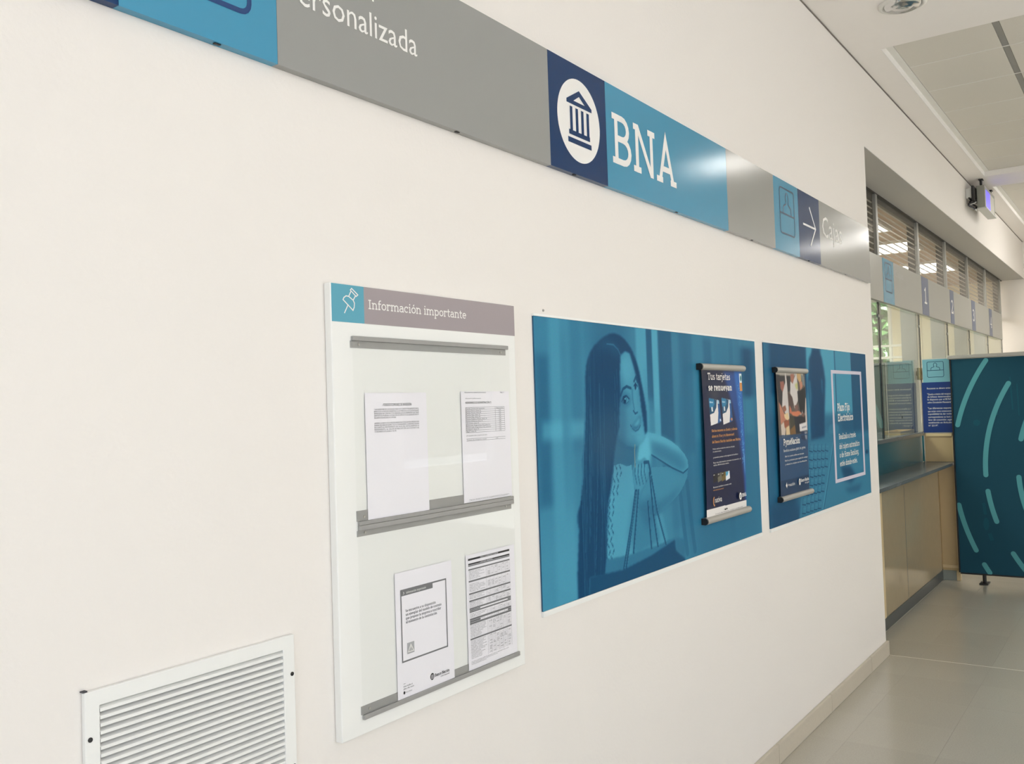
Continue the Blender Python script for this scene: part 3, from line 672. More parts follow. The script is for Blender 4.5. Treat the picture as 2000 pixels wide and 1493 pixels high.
stroke(m_, SF, [(-1.268, 0.70), (-1.258, 0.60)], 0.025, 0.0003); stroke(m_, SF, [(-1.135, 1.60), (-1.13, 1.46)], 0.014, 0.0003); stroke(m_, SF, [(-1.02, 1.78), (-1.01, 1.5)], 0.012, 0.0003); stroke(m_, SF, [(-0.97, 1.72), (-0.965, 1.45)], 0.01, 0.0003)
m_.build('printed_specks', M_arcv, sc)['kind'] = 'stuff'
for y in (1.29, 0.35):
    m_ = MB(); m_.box(8.80, 8.93, y - 0.035, y + 0.035, 0.0006, 0.012); lg = MB().cyl((8.8625, y, 0.012), (8.8625, y, 0.0755), 0.016, 10).build('leg', M_dark, sc)
    m_.build('foot', M_dark, lg, bevel=0.003)

# ------------------------------------------------------------------ hanging display
dp = thing('hanging_display', (10.57, 1.36, 3.74), 'white hanging display with lit violet screen under the ceiling', 'display')
bx0, bx1, by0, by1, bz0, bz1 = 10.22, 10.92, 1.322, 1.395, 3.50, 3.735
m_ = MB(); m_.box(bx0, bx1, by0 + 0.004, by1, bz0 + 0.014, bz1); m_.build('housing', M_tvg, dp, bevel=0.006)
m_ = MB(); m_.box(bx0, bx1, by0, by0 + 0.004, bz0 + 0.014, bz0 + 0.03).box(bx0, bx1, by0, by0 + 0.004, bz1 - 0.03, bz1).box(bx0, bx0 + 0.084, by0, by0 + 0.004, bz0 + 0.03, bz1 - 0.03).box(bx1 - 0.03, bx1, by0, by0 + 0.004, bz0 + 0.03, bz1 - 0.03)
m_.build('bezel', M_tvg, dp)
MB().box(bx0 - 0.004, bx1 + 0.004, by0 - 0.012, by1, bz0, bz0 + 0.0135).build('bottom_lip', M_tvw, dp, bevel=0.003)
MB().box(bx0 + 0.085, 10.60, by0 + 0.001, by0 + 0.0035, bz0 + 0.031, bz1 - 0.031).build('lit_screen', M_scr, dp)
MB().box(10.601, bx1 - 0.031, by0 + 0.001, by0 + 0.0035, bz0 + 0.031, bz1 - 0.031).build('blank_screen', M_scr2, dp)
for x in (bx0 + 0.04, bx1 - 0.03):
    m_ = MB(); m_.box(x - 0.04, x + 0.04, 1.335, 1.375, CZ - 0.008, CZ - 0.0006)
    m_.add([(x - 0.03, 1.345, CZ - 0.009), (x + 0.03, 1.345, CZ - 0.009), (x + 0.012, 1.345, bz1 - 0.02), (x - 0.012, 1.345, bz1 - 0.02), (x - 0.03, 1.365, CZ - 0.009), (x + 0.03, 1.365, CZ - 0.009), (x + 0.012, 1.365, bz1 - 0.02), (x - 0.012, 1.365, bz1 - 0.02)],
           [(0, 1, 2, 3), (7, 6, 5, 4), (0, 4, 5, 1), (1, 5, 6, 2), (2, 6, 7, 3), (3, 7, 4, 0)])
    m_.build('hanger', M_dark, dp)
t = thing('wall_bracket', (10.2, 1.44, 3.6), 'black bracket with loose cables on the wall behind the hanging display', 'bracket')
MB().box(10.10, 10.30, 1.402, 1.425, 3.57, 3.72).build('black_plate', M_dark, t, bevel=0.004)
MB().box(10.12, 10.22, 1.4255, 1.4795, 3.60, 3.70).build('wall_box', M_tvw, t, bevel=0.004)
for k_, (xo, zo) in enumerate(((0, 0), (0.06, -0.01), (0.10, 0.015))):
    m_ = MB(); pr = None
    for i in range(15):
        a = i / 14
        p = (10.10 + xo + 0.06 * math.sin(a * 7 + k_), 1.425 + 0.022 * math.cos(a * 9 + k_), 3.60 + zo - 0.11 * a)
        if pr: m_.cyl(pr, p, 0.009, 7)
        pr = p
    m_.build('cable', (M_dark, M_tvw, M_dark)[k_], t)

# ------------------------------------------------------------------ long sign along the wall
k = 1.46 / 1.445
SX = lambda x: x * k
SZ = lambda z: 1.64 + (z - 1.64) * k
sg = thing('wayfinding_sign', (2.5, 1.47, 2.37), 'long blue, grey and navy sign strip running high along the white wall', 'sign')
S0, S1 = 2.371, 2.724
segs = [(-1.2, 0.28, M_grey), (0.28, SX(0.909), M_navy), (SX(0.909), SX(1.262), M_lb), (SX(1.262), SX(2.300), M_grey), (SX(2.300), SX(2.648), M_navy), (SX(2.648), SX(3.686), M_lb),
        (SX(3.686), SX(4.270), M_grey), (SX(4.270), SX(4.632), M_lb), (SX(4.632), SX(4.988), M_navy), (SX(4.988), SX(6.035), M_grey)]
segn = ['grey_panel', 'navy_panel', 'light_blue_panel', 'grey_panel', 'navy_panel', 'light_blue_panel', 'grey_panel', 'light_blue_panel', 'navy_panel', 'grey_panel']
for (a, b, m_), nm in zip(segs, segn):
    MB().box(a + 0.0004, b - 0.0004, 1.460, 1.4797, S0, S1).build(nm, m_, sg)
for x in (0.72, 1.13, 1.88, 2.47, 3.22, 4.02, 4.85, 5.55):
    MB().box(x - 0.007, x + 0.007, 1.464, 1.471, S0 - 0.002, S0 - 0.0002).build('clip', M_dark, sg)
PF = wallface(1.460)
m_ = MB(); stroke(m_, PF, rrect(SX(0.945), SX(1.192), SZ(2.443), SZ(2.68), 0.022, 0.022), 0.011)
stroke(m_, PF, [(SX(0.945), SZ(2.56)), (SX(1.192), SZ(2.56))], 0.011); m_.build('desk_pictogram', M_letn, sg)
m_ = MB(); sans(m_, PF, 'Personalizada', SX(1.285), SX(1.702), SZ(2.510), 0.056); m_.build('lettering', M_letw, sg)
m_ = MB(); sans(m_, PF, 'p', SX(1.547), SX(1.572), SZ(2.611), 0.05); m_.build('lettering', M_letw, sg)
m_ = MB(); sans(m_, PF, 'Cajas', SX(5.036), SX(5.412), SZ(2.526), 0.112); m_.build('lettering', M_letw, sg)
cx, cz = SX(2.474), SZ(2.536)
m_ = MB(); disc(m_, PF, cx, cz, SX(0.129), 0.1325, 0.0006, 64); m_.build('emblem_disc', M_letw, sg)
m_ = MB()
def T(pts): poly(m_, PF, [(SX(a), SZ(b)) for a, b in pts], 0.0011)
ro = [(2.477, 2.633), (2.400, 2.592), (2.400, 2.581), (2.553, 2.581), (2.553, 2.592)]
ri = [(2.476, 2.614), (2.442, 2.594), (2.510, 2.594)]
T([ro[0], ro[1], ri[1], ri[0]]); T([ro[0], ri[0], ri[2], ro[4]]); T([ro[1], ro[2], ro[3], ro[4], ri[2], ri[1]])
for a in (2.418, 2.452, 2.4855, 2.519): T([(a, 2.498), (a + 0.0155, 2.498), (a + 0.0155, 2.573), (a, 2.573)])
T([(2.410, 2.484), (2.537, 2.484), (2.537, 2.499), (2.410, 2.499)]); T([(2.403, 2.4585), (2.545, 2.4585), (2.545, 2.475), (2.403, 2.475)])
m_.build('bank_emblem', M_navy, sg)
m_ = MB(); slab(m_, PF, 'BNA', SX(2.687), SX(3.180), SZ(2.451), SZ(2.621) - SZ(2.451), 0.088); m_.build('bank_lettering', M_letw, sg)
m_ = MB(); teller_icon(m_, PF, SX(4.352), SX(4.566), SZ(2.452), SZ(2.674), 0.008); m_.build('teller_pictogram', M_letdg, sg)
m_ = MB(); stroke(m_, PF, [(SX(4.702), SZ(2.544)), (SX(4.908), SZ(2.544))], 0.011); stroke(m_, PF, [(SX(4.815), SZ(2.646)), (SX(4.912), SZ(2.544)), (SX(4.815), SZ(2.442))], 0.012, 0.0007); m_.build('arrow', M_letw, sg)

# ------------------------------------------------------------------ notice board
nb = thing('notice_board', (1.755, 1.47, 0.94), 'white wall notice board headed Información importante, with clear document pockets', 'notice board')
MB().box(1.405, 2.102, 1.459, 1.4795, 0.936, 1.930).build('backboard', M_white, nb, bevel=0.0025)
MB().box(1.4075, 1.507, 1.4582, 1.459, 1.845, 1.9285).build('header_square', M_teal, nb)
MB().box(1.507, 2.1005, 1.4582, 1.459, 1.852, 1.9285).add([], []).build('header_band', M_mauve, nb)
MB().box(1.507, 2.1005, 1.45825, 1.459, 1.845, 1.852).build('header_band_foot', M_mauve, nb)
BF = wallface(1.4582)
m_ = MB(); slab(m_, BF, 'Información importante', 1.521, 1.882, 1.879, 0.0215, 0.085, 0.0004); m_.build('lettering', M_letw, nb)
m_ = MB(); wpin = 0.0026
stroke(m_, BF, [(1.4685, 1.9215), (1.4875, 1.9085), (1.482, 1.9045), (1.4645, 1.9175), (1.4685, 1.9215)], wpin, 0.0004)
stroke(m_, BF, [(1.4665, 1.9155), (1.459, 1.903)], wpin, 0.0004); stroke(m_, BF, [(1.480, 1.906), (1.4725, 1.8955)], wpin, 0.0004)
stroke(m_, BF, [(1.4415, 1.8945), (1.4445, 1.8995), (1.451, 1.9035), (1.459, 1.903), (1.4725, 1.8955), (1.4765, 1.889), (1.4755, 1.880), (1.4715, 1.8725), (1.4415, 1.8945)], wpin, 0.0004)
stroke(m_, BF, [(1.457, 1.885), (1.4445, 1.8645)], wpin, 0.0004); m_.build('pushpin_pictogram', M_letw, nb)
def strip(x0, x1, z0, z1, lip0, lip1, screws):
    st_ = MB().box(x0, x1, 1.4572, 1.459, z0, z1).build('metal_strip', M_steel, nb)
    MB().box(x0 + 0.003, x1 + 0.006, 1.4515, 1.4571, lip0, lip1).build('strip_lip', M_steel, nb, bevel=0.0008)
    for sx_, sz_ in screws: MB().cyl((sx_, 1.4558, sz_), (sx_, 1.4572, sz_), 0.0028, 10).build('screw', M_screw, st_)
strip(1.460, 2.052, 1.789, 1.8045, 1.8047, 1.815, [(1.485, 1.7965), (2.028, 1.7965)])
strip(1.4655, 2.056, 1.4035, 1.4265, 1.3945, 1.4033, [(1.488, 1.412)])
strip(1.4655, 2.056, 1.3695, 1.3825, 1.3828, 1.3940, [(1.489, 1.377), (2.030, 1.379)])
strip(1.4635, 2.062, 0.9805, 0.9985, 0.9695, 0.9803, [(1.488, 0.989)])
for z0, z1 in ((1.4040, 1.8040), (0.981, 1.382)):
    m_ = MB(); m_.box(1.462, 2.062, 1.4524, 1.4536, z0, z1); m_.build('acrylic_cover', M_acryl, nb)

def sheet(label, x0, x1, z0, z1):
    t = thing('paper_sheet', ((x0 + x1) / 2, 1.455, z0), label, 'paper', 'sheets in the notice board')
    m_ = MB(); n = 8; ys = 1.4560
    vs = []; fs_ = []
    for i in range(n + 1):
        for j in range(n + 1):
            a, b = i / n, j / n
            y = ys - 0.0006 * math.sin(a * PI) * math.sin(b * 2.2)
            vs.append((x0 + (x1 - x0) * a, y, z0 + (z1 - z0) * b))
    o_ = (n + 1) ** 2
    vs += [(p[0], p[1] + 0.0002, p[2]) for p in vs]
    for i in range(n):
        for j in range(n):
            q = (i * (n + 1) + j, (i + 1) * (n + 1) + j, (i + 1) * (n + 1) + j + 1, i * (n + 1) + j + 1)
            fs_.append(q); fs_.append(tuple(o_ + w for w in reversed(q)))
    m_.add(vs, fs_).build('sheet', M_paper, t, smooth=True)
    return t
DF = wallface(1.4552)   # just proud of the papers
t = sheet('paper headed fondos comunes de inversión, at left in the upper pocket', 1.499, 1.711, 1.403, 1.688)
m_ = MB(); sans(m_, DF, '- FONDOS COMUNES DE INVERSIÓN', 1.554, 1.655, 1.6575, 0.0062, 0); m_.build('heading', M_black, t)
m_ = MB()
body = ['* LAS INVERSIONES EN CUOTAS DEL FONDO NO CONSTITUYEN DEPÓSITOS EN EL', 'BANCO DE LA NACIÓN ARGENTINA A LOS FINES DE LA LEY DE ENTIDADES', 'FINANCIERAS NI CUENTAN CON NINGUNA DE LAS GARANTÍAS QUE TALES',
        'DEPÓSITOS PUEDAN GOZAR DE ACUERDO A LA LEGISLACIÓN Y', 'REGLAMENTACIÓN APLICABLES EN LA MATERIA.', None, 'ASIMISMO, EL BANCO DE LA NACIÓN ARGENTINA SE ENCUENTRA IMPEDIDO POR', 'NORMAS DEL BCRA DE ASUMIR, TÁCITA O EXPRESAMENTE, COMPROMISO ALGUNO', 'EN CUANTO AL MANTENIMIENTO DEL VALOR DEL CAPITAL INVERTIDO, AL', 'RENDIMIENTO, AL VALOR DE RESCATE DE LAS CUOTAS O AL', 'OTORGAMIENTO DE LIQUIDEZ A TAL FIN.']
z = 1.6485
for i, s_ in enumerate(body):
    if s_: sans(m_, DF, s_, 1.527, (1.681 if i not in (4, 10) else 1.600), z, 0.0034, 0)
    z -= 0.0048 if s_ else 0.0075
m_.build('lettering', mat('soft_ink', rgb(104, 104, 108), 0.8), t)
t = sheet('paper with a ruled fee table, at right in the upper pocket', 1.847, 2.060, 1.405, 1.6905)
m_ = MB(); sans(m_, DF, 'HONORARIOS DE ADMINISTRACIÓN (*)', 1.864, 1.976, 1.6585, 0.0055, 0); m_.build('heading', M_black, t)
m_ = MB()
sans(m_, DF, 'PELLEGRINI S.A. GERENTE DE FONDOS', 1.862, 1.954, 1.6865, 0.0025, 0); sans(m_, DF, 'Hoja 1/1', 2.018, 2.036, 1.6865, 0.0025, 0); sans(m_, DF, 'Información al público inversor', 1.865, 1.931, 1.6712, 0.0026, 0)
zt, zb_ = 1.649, 1.584; rows = 12
for i in range(rows + 1):
    z = zt - (zt - zb_) * i / rows; quad(m_, DF, 1.864, 2.035, z - 0.0003, z + 0.0003, 0)
for x in (1.864, 1.993, 2.035): quad(m_, DF, x - 0.0003, x + 0.0003, zb_, zt, 0)
names_ = ['Fondo Común de Inversión', 'Renta Pesos clase A', 'Renta Pesos clase B', 'Renta Fija clase A', 'Renta Fija clase B', 'Renta Pública Mixta clase A', 'Renta Dólares clase A', 'Acciones clase A', 'Empresas Argentinas FCI abierto', 'Desarrollo Argentino FCI abierto', 'Integral clase A', 'Agro clase B']
for i, s_ in enumerate(names_):
    z = zt - (zt - zb_) * (i + 1) / rows + 0.0012; sans(m_, DF, s_, 1.866, 1.866 + 0.0033 * len(s_), z, 0.0028, 0); sans(m_, DF, ('Honorarios' if i == 0 else '2,%d0%%' % (i % 7)), (1.998 if i == 0 else 2.009), (2.030 if i == 0 else 2.019), z, 0.0026, 0)
sans(m_, DF, '(*) Calculado sobre el patrimonio neto', 1.865, 1.953, 1.5748, 0.0026, 0)
quad(m_, DF, 1.864, 2.036, 1.5677, 1.5683, 0); quad(m_, DF, 1.864, 2.036, 1.5622, 1.5628, 0); sans(m_, DF, 'Comisión de suscripción y rescate', 1.866, 1.95, 1.5640, 0.0024, 0); sans(m_, DF, '0,00', 1.992, 2.002, 1.5640, 0.0024, 0)
quad(m_, DF, 1.866, 2.038, 1.4085, 1.4088, 0); sans(m_, DF, 'Vigente desde la fecha de su publicación en la cartelera', 1.868, 2.045, 1.4105, 0.0022, 0)
m_.build('printed_table', M_ink, t)
t = sheet('paper with a grey framed message and bank logo, in the lower pocket', 1.580, 1.788, 0.9795, 1.270)
m_ = MB(); frame_rect(m_, DF, 1.597, 1.765, 1.0615, 1.2295, 0.0034, 0.0036, 0); quad(m_, DF, 1.600, 1.713, 1.2145, 1.226, 0); m_.build('printed_frame', M_inkm, t)
m_ = MB(); stroke(m_, DF, [(1.6065, 1.2235), (1.6095, 1.2205), (1.6065, 1.2175)], 0.0012, 0.0003); slab(m_, DF, 'información importante', 1.617, 1.688, 1.2182, 0.0050, 0.085, 0.0003); m_.build('white_lettering', M_letw, t)
m_ = MB()
for i, (s_, x1) in enumerate((('Se encuentra a su disposición', 1.7225), ('un ejemplar del modelo de contrato', 1.744), ('que propone la empresa a suscribir', 1.742), ('al momento de la contratación.', 1.7275))): slab(m_, DF, s_, 1.6135, x1, 1.1758 - i * 0.0088, 0.0058, 0.10, 0)
m_.build('lettering', M_ink, t)
m_ = MB(); quad(m_, DF, 1.6155, 1.6405, 1.078, 1.1035, 0); m_.build('warning_square', M_inkl, t)
m_ = MB(); stroke(m_, DF, [(1.628, 1.0985), (1.6185, 1.0825), (1.6375, 1.0825), (1.628, 1.0985)], 0.0022, 0.0003); stroke(m_, DF, [(1.628, 1.0945), (1.628, 1.0882)], 0.0018, 0.0003); stroke(m_, DF, [(1.628, 1.0868), (1.628, 1.085)], 0.0018, 0.0003); m_.build('warning_triangle', M_letw, t)
m_ = MB(); disc(m_, DF, 1.702, 1.0045, 0.0072, 0.0082, 0, 24); slab(m_, DF, 'Banco Nación', 1.712, 1.767, 1.0015, 0.0068, 0.115, 0); sans(m_, DF, 'CASA Substancial', 1.733, 1.767, 0.9955, 0.0032, 0)
quad(m_, DF, 1.5995, 1.606, 1.0127, 1.0134, 0); sans(m_, DF, 'Una mella al', 1.599, 1.630, 1.0052, 0.0034, 0); sans(m_, DF, 'ellos ella suaso', 1.599, 1.6355, 0.9995, 0.0034, 0); disc(m_, DF, 1.6015, 0.9925, 0.0032, 0.0036, 0, 16); sans(m_, DF, 'Banco Nación', 1.607, 1.628, 0.9912, 0.0026, 0)
m_.build('bank_logo', M_black, t)
m_ = MB()
for a in (1.6982, 1.7009, 1.7036, 1.7059): quad(m_, DF, a - 0.0005, a + 0.0005, 1.0018, 1.0068, 0.0003)
quad(m_, DF, 1.6975, 1.7066, 0.9998, 1.0008, 0.0003); quad(m_, DF, 1.6975, 1.7066, 1.0078, 1.0088, 0.0003); m_.build('logo_columns', M_paper, t)
t = sheet('paper densely printed with a rate table, at right in the lower pocket', 1.846, 2.061, 0.981, 1.272)
mbk, mgr, mtx = MB(), MB(), MB()
quad(mbk, DF, 1.855, 2.037, 1.2575, 1.2625, 0); quad(mbk, DF, 1.855, 2.037, 1.2462, 1.2500, 0)
quad(mgr, DF, 1.855, 2.037, 1.2425, 1.2455, 0); quad(mgr, DF, 1.855, 2.037, 1.2325, 1.2360, 0)
for z0, z1 in ((1.2025, 1.2065), (1.1708, 1.1748), (1.1525, 1.1565), (1.1330, 1.1370), (1.1255, 1.1290), (1.1055, 1.1105), (1.0950, 1.1000), (1.0560, 1.0600)): quad(mgr, DF, 1.855, 2.037, z0, z1, 0)
for z0, z1 in ((1.1295, 1.1325), (1.1005, 1.1050)): quad(mgr, DF, 1.855, 1.90, z0, z1, 0); quad(mgr, DF, 2.022, 2.037, z0, z1, 0)
z = 1.2285; rr = random.Random(4)
bandz = [1.2045, 1.1728, 1.1545, 1.135, 1.1272, 1.108, 1.0975, 1.058]
words = ['Caja de ahorro en pesos', 'Cuenta corriente', 'Tasa nominal anual', 'Plazo fijo tradicional', 'Préstamos personales', 'Comisión por mantenimiento', 'Tarjeta de crédito', 'Seguro de vida sobre saldo', 'Cargo mensual']
while z > 1.006:
    if all(abs(z + 0.001 - b) > 0.0042 for b in bandz):
        s_ = rr.choice(words); sans(mtx, DF, s_, 1.857, 1.857 + rr.uniform(0.04, 0.068), z, 0.0021, 0)
        for x in (1.937, 1.953, 1.969, 1.985, 2.003, 2.021):
            if rr.random() < 0.5: sans(mtx, DF, rr.choice(['0,00%', '12,50', '38,40%', '$ 45']), x, x + rr.uniform(0.006, 0.012), z, 0.0019, 0)
        quad(mtx, DF, 1.929, 2.037, z - 0.00085, z - 0.0006, 0)
    z -= 0.0036
for x in (1.929, 1.946, 1.963, 1.980, 1.998, 2.016, 2.037): quad(mtx, DF, x - 0.00012, x + 0.00012, 1.004, 1.232, 0)
for i in range(3): sans(mtx, DF, 'Las tasas y comisiones publicadas rigen para todas las operaciones de la cartera', 1.857, 2.02 - 0.05 * i, 1.0008 - i * 0.0034, 0.0019, 0)
mbk.build('black_bands', M_black, t); mgr.build('grey_bands', M_inkm, t); mtx.build('printed_table', M_ink, t)
m_ = MB(); sans(m_, DF, 'TASAS Y COMISIONES VIGENTES', 1.905, 1.985, 1.2584, 0.0032, 0.0003); sans(m_, DF, 'CARTERA GENERAL', 1.905, 1.96, 1.2470, 0.0022, 0.0003); m_.build('white_lettering', M_paper, t)

# ------------------------------------------------------------------ posters
def poster_body(t, x0, x1, z0, z1):
    MB().box(x0, x1, 1.4755, 1.4795, z0, z1).build('board', M_edge, t)
    MB().box(x0, x1 + 0.004, 1.4735, 1.4795, z1 + 0.0005, z1 + 0.0075).build('top_rail', M_white, t)
    MB().box(x0, x1 + 0.004, 1.4735, 1.4795, z0 - 0.016, z0 - 0.0005).build('bottom_rail', M_white, t)
    MB().box(x1 + 0.0003, x1 + 0.004, 1.4745, 1.4795, z0, z1).build('side_edge', M_white, t)
DK = np.array([4, 56, 96]) / 255; LT = np.array([108, 202, 226]) / 255
def D(v): return DK + (LT - DK) * v
p1 = thing('wall_poster', (3.12, 1.478, 1.04), 'large blue poster of a long-haired woman carrying shopping bags', 'poster')
X0, X1, Z0, Z1 = 2.222, 4.017, 1.054, 1.911
poster_body(p1, X0, X1, Z0, Z1)
P = Print(X0, X1, Z0, Z1, 470, 390, D(0.48))
P.mix(smooth(1.5, 1.1, P.Z) * 0.35 * (1 - smooth(2.8, 3.3, P.X)), D(0.80))
for x0, x1, v, a, so, z0, z1 in ((2.222, 2.30, 0.22, 0.6, 0.03, 1.35, 1.80), (2.30, 2.42, 0.70, 0.6, 0.02, 1.05, 1.95), (2.42, 2.48, 0.40, 0.5, 0.02, 1.5, 1.95), (2.25, 2.50, 0.80, 0.6, 0.02, 1.545, 1.60), (2.55, 2.80, 0.30, 0.6, 0.06, 1.82, 1.95),
                                 (2.86, 2.945, 0.74, 0.8, 0.012, 1.45, 1.95), (2.940, 2.985, 0.22, 0.9, 0.006, 1.66, 1.95), (2.985, 3.035, 0.76, 0.9, 0.007, 1.45, 1.95), (2.93, 3.03, 0.66, 0.6, 0.01, 1.52, 1.62), (3.035, 3.15, 0.24, 0.9, 0.012, 1.40, 1.95),
                                 (3.15, 3.21, 0.46, 0.8, 0.016, 1.35, 1.95), (3.21, 3.33, 0.30, 0.6, 0.02, 1.45, 1.95), (3.34, 3.42, 0.50, 0.5, 0.02, 1.1, 1.95), (3.44, 3.52, 0.25, 0.6, 0.02, 1.55, 1.9), (3.55, 3.70, 0.40, 0.5, 0.03, 1.5, 1.95), (3.84, 4.0, 0.10, 0.85, 0.05, 1.66, 1.88), (3.95, 4.02, 0.5, 0.5, 0.01, 1.05, 1.66),
                                 (3.02, 3.08, 0.55, 0.6, 0.01, 1.41, 1.47), (3.1, 3.4, 0.42, 0.6, 0.05, 1.18, 1.42), (3.3, 4.0, 0.34, 0.6, 0.10, 1.05, 1.5)):
    P.band(x0, x1, D(v), a, so, z0, z1)
for _ in range(26):
    x = rng.uniform(2.3, 4.0); P.band(x, x + rng.uniform(0.015, 0.06), D(rng.uniform(0.25, 0.6)), 0.28, 0.015, rng.uniform(1.05, 1.5), rng.uniform(1.6, 2.0), 0.08)
for x in (3.17, 3.24): P.line([(x, 1.34), (x + 0.03, 1.17), (x + 0.05, 1.08)], 0.03, D(0.24), 0.5)
# forearm, arm
fore = [(3.256, 1.40), (3.245, 1.365), (3.211, 1.333), (3.165, 1.305), (3.111, 1.285), (3.04, 1.265), (2.963, 1.251), (2.895, 1.253), (2.85, 1.30), (2.876, 1.345), (2.922, 1.381), (2.95, 1.42), (3.075, 1.413), (3.12, 1.404)]
P.poly(fore, D(0.55)); P.poly([(3.2, 1.34), (3.111, 1.285), (2.963, 1.251), (2.90, 1.253), (2.93, 1.28), (3.06, 1.30)], D(0.34), 0.7, 6)
arm = [(2.86, 1.50), (2.895, 1.53), (2.930, 1.544), (2.99, 1.537), (3.060, 1.521), (3.12, 1.503), (3.179, 1.479), (3.225, 1.452), (3.253, 1.425), (3.257, 1.40), (3.235, 1.385), (3.209, 1.380), (3.16, 1.393), (3.115, 1.408), (3.03, 1.437), (2.949, 1.464), (2.90, 1.46), (2.84, 1.43)]
P.poly(arm, D(0.70)); P.poly([(2.95, 1.515), (3.06, 1.49), (3.19, 1.45), (3.25, 1.41), (3.209, 1.380), (3.115, 1.408), (2.949, 1.464)], D(0.36), 0.75, 7)
P.poly([(2.93, 1.54), (3.06, 1.52), (3.18, 1.478), (3.2, 1.46), (3.06, 1.50), (2.95, 1.52)], D(0.86), 0.6, 4)
P.line([(2.949, 1.464), (3.115, 1.406), (3.209, 1.380), (3.25, 1.392)], 0.006, D(0.12), 0.8)
P.poly([(2.86, 1.50), (2.93, 1.543), (2.945, 1.47), (2.93, 1.42), (2.88, 1.45), (2.83, 1.43)], D(0.86), 0.9, 3)
# neck and face
P.poly([(2.66, 1.56), (2.84, 1.51), (2.825, 1.46), (2.805, 1.430), (2.675, 1.436)], D(0.34), 1, 2)
face = [(2.74, 1.815), (2.78, 1.83), (2.822, 1.818), (2.85, 1.751), (2.872, 1.70), (2.885, 1.63), (2.903, 1.56), (2.908, 1.53), (2.890, 1.512), (2.86, 1.502), (2.82, 1.498), (2.77, 1.505), (2.72, 1.53), (2.70, 1.58), (2.71, 1.75)]
P.poly(face, D(0.60), 1, 1)
P.ell(2.79, 1.765, 0.05, 0.05, D(0.76), 0.6, 0.7); P.ell(2.775, 1.60, 0.045, 0.05, D(0.58), 0.7, 0.7); P.ell(2.872, 1.535, 0.035, 0.03, D(0.76), 0.6, 0.7); P.ell(2.842, 1.66, 0.012, 0.05, D(0.66), 0.7, 0.6)
P.ell(2.735, 1.60, 0.035, 0.12, D(0.32), 0.6, 0.8); P.poly([(2.70, 1.56), (2.76, 1.52), (2.86, 1.502), (2.80, 1.49), (2.70, 1.51)], D(0.26), 0.6, 5)
P.ell(2.770, 1.660, 0.038, 0.024, D(0.36), 0.7, 0.5)                              # eye socket
P.line([(2.738, 1.676), (2.755, 1.697), (2.782, 1.706), (2.812, 1.700)], 0.010, D(0.10), 0.85)  # brow
P.ell(2.772, 1.660, 0.020, 0.009, D(0.58), 0.9, 0.35); P.ell(2.765, 1.659, 0.0105, 0.0125, D(0.0), 1, 0.2); P.ell(2.768, 1.664, 0.003, 0.003, D(0.95), 1)
P.line([(2.745, 1.655), (2.757, 1.671), (2.778, 1.674), (2.797, 1.664)], 0.006, D(0.05), 0.95); P.line([(2.748, 1.651), (2.772, 1.646), (2.793, 1.655)], 0.003, D(0.15), 0.7)
P.line([(2.838, 1.724), (2.852, 1.740), (2.862, 1.722)], 0.010, D(0.10), 0.8); P.ell(2.852, 1.704, 0.011, 0.012, D(0.75), 0.8, 0.3); P.ell(2.847, 1.705, 0.007, 0.011, D(0.02), 1, 0.25); P.line([(2.836, 1.708), (2.848, 1.718), (2.862, 1.706)], 0.005, D(0.04), 0.95)
P.line([(2.822, 1.695), (2.823, 1.66), (2.832, 1.628)], 0.008, D(0.38), 0.7); P.line([(2.826, 1.622), (2.838, 1.612), (2.856, 1.617)], 0.007, D(0.12), 0.85); P.ell(2.853, 1.630, 0.012, 0.013, D(0.64), 0.7, 0.6)
P.poly([(2.804, 1.568), (2.835, 1.583), (2.862, 1.600), (2.878, 1.606), (2.876, 1.580), (2.860, 1.563), (2.832, 1.556)], D(0.24), 0.85, 2)
P.poly([(2.816, 1.569), (2.838, 1.581), (2.862, 1.597), (2.873, 1.600), (2.868, 1.580), (2.850, 1.568)], D(0.76), 0.95, 2); P.line([(2.812, 1.562), (2.835, 1.552), (2.858, 1.557), (2.873, 1.570)], 0.006, D(0.30), 0.9)
P.line([(2.806, 1.568), (2.800, 1.574)], 0.005, D(0.12), 0.8); P.line([(2.806, 1.545), (2.86, 1.538)], 0.01, D(0.66), 0.5)
# top, lace
top = [(2.672, 1.445), (2.72, 1.447), (2.76, 1.436), (2.797, 1.438), (2.812, 1.349), (2.80, 1.30), (2.90, 1.26), (3.0, 1.24), (3.05, 1.14), (2.732, 1.125), (2.606, 1.140), (2.612, 1.20), (2.628, 1.248), (2.642, 1.343), (2.668, 1.40)]
P.poly(top, D(0.70)); P.poly([(2.80, 1.33), (2.95, 1.26), (3.03, 1.16), (2.80, 1.12), (2.76, 1.2)], D(0.44), 0.8, 6); P.poly([(2.70, 1.44), (2.78, 1.43), (2.79, 1.36), (2.74, 1.24), (2.70, 1.2), (2.69, 1.3)], D(0.68), 0.6, 5)
P.poly([(2.83, 1.30), (2.95, 1.32), (2.99, 1.25), (2.90, 1.2)], D(0.30), 0.6, 6); P.poly([(2.97, 1.25), (3.02, 1.25), (3.06, 1.15), (2.99, 1.15)], D(0.66), 0.7, 2)
for q in range(2):
    for i in range(15):
        a = i / 14; z = 1.435 - 0.29 * a; x = 2.683 + (2.612 - 2.683) * smooth(0.0, 0.6, a) + q * 0.026 + 0.008 * math.sin(i * 2.1)
        P.ell(x + 0.006, z, 0.0042, 0.0105, D(0.10), 0.85, 0.4, 0.5 * (-1) ** i)
        P.line([(x + 0.012, z + 0.011), (x, z), (x + 0.012, z - 0.010)], 0.004, D(0.78), 0.6)
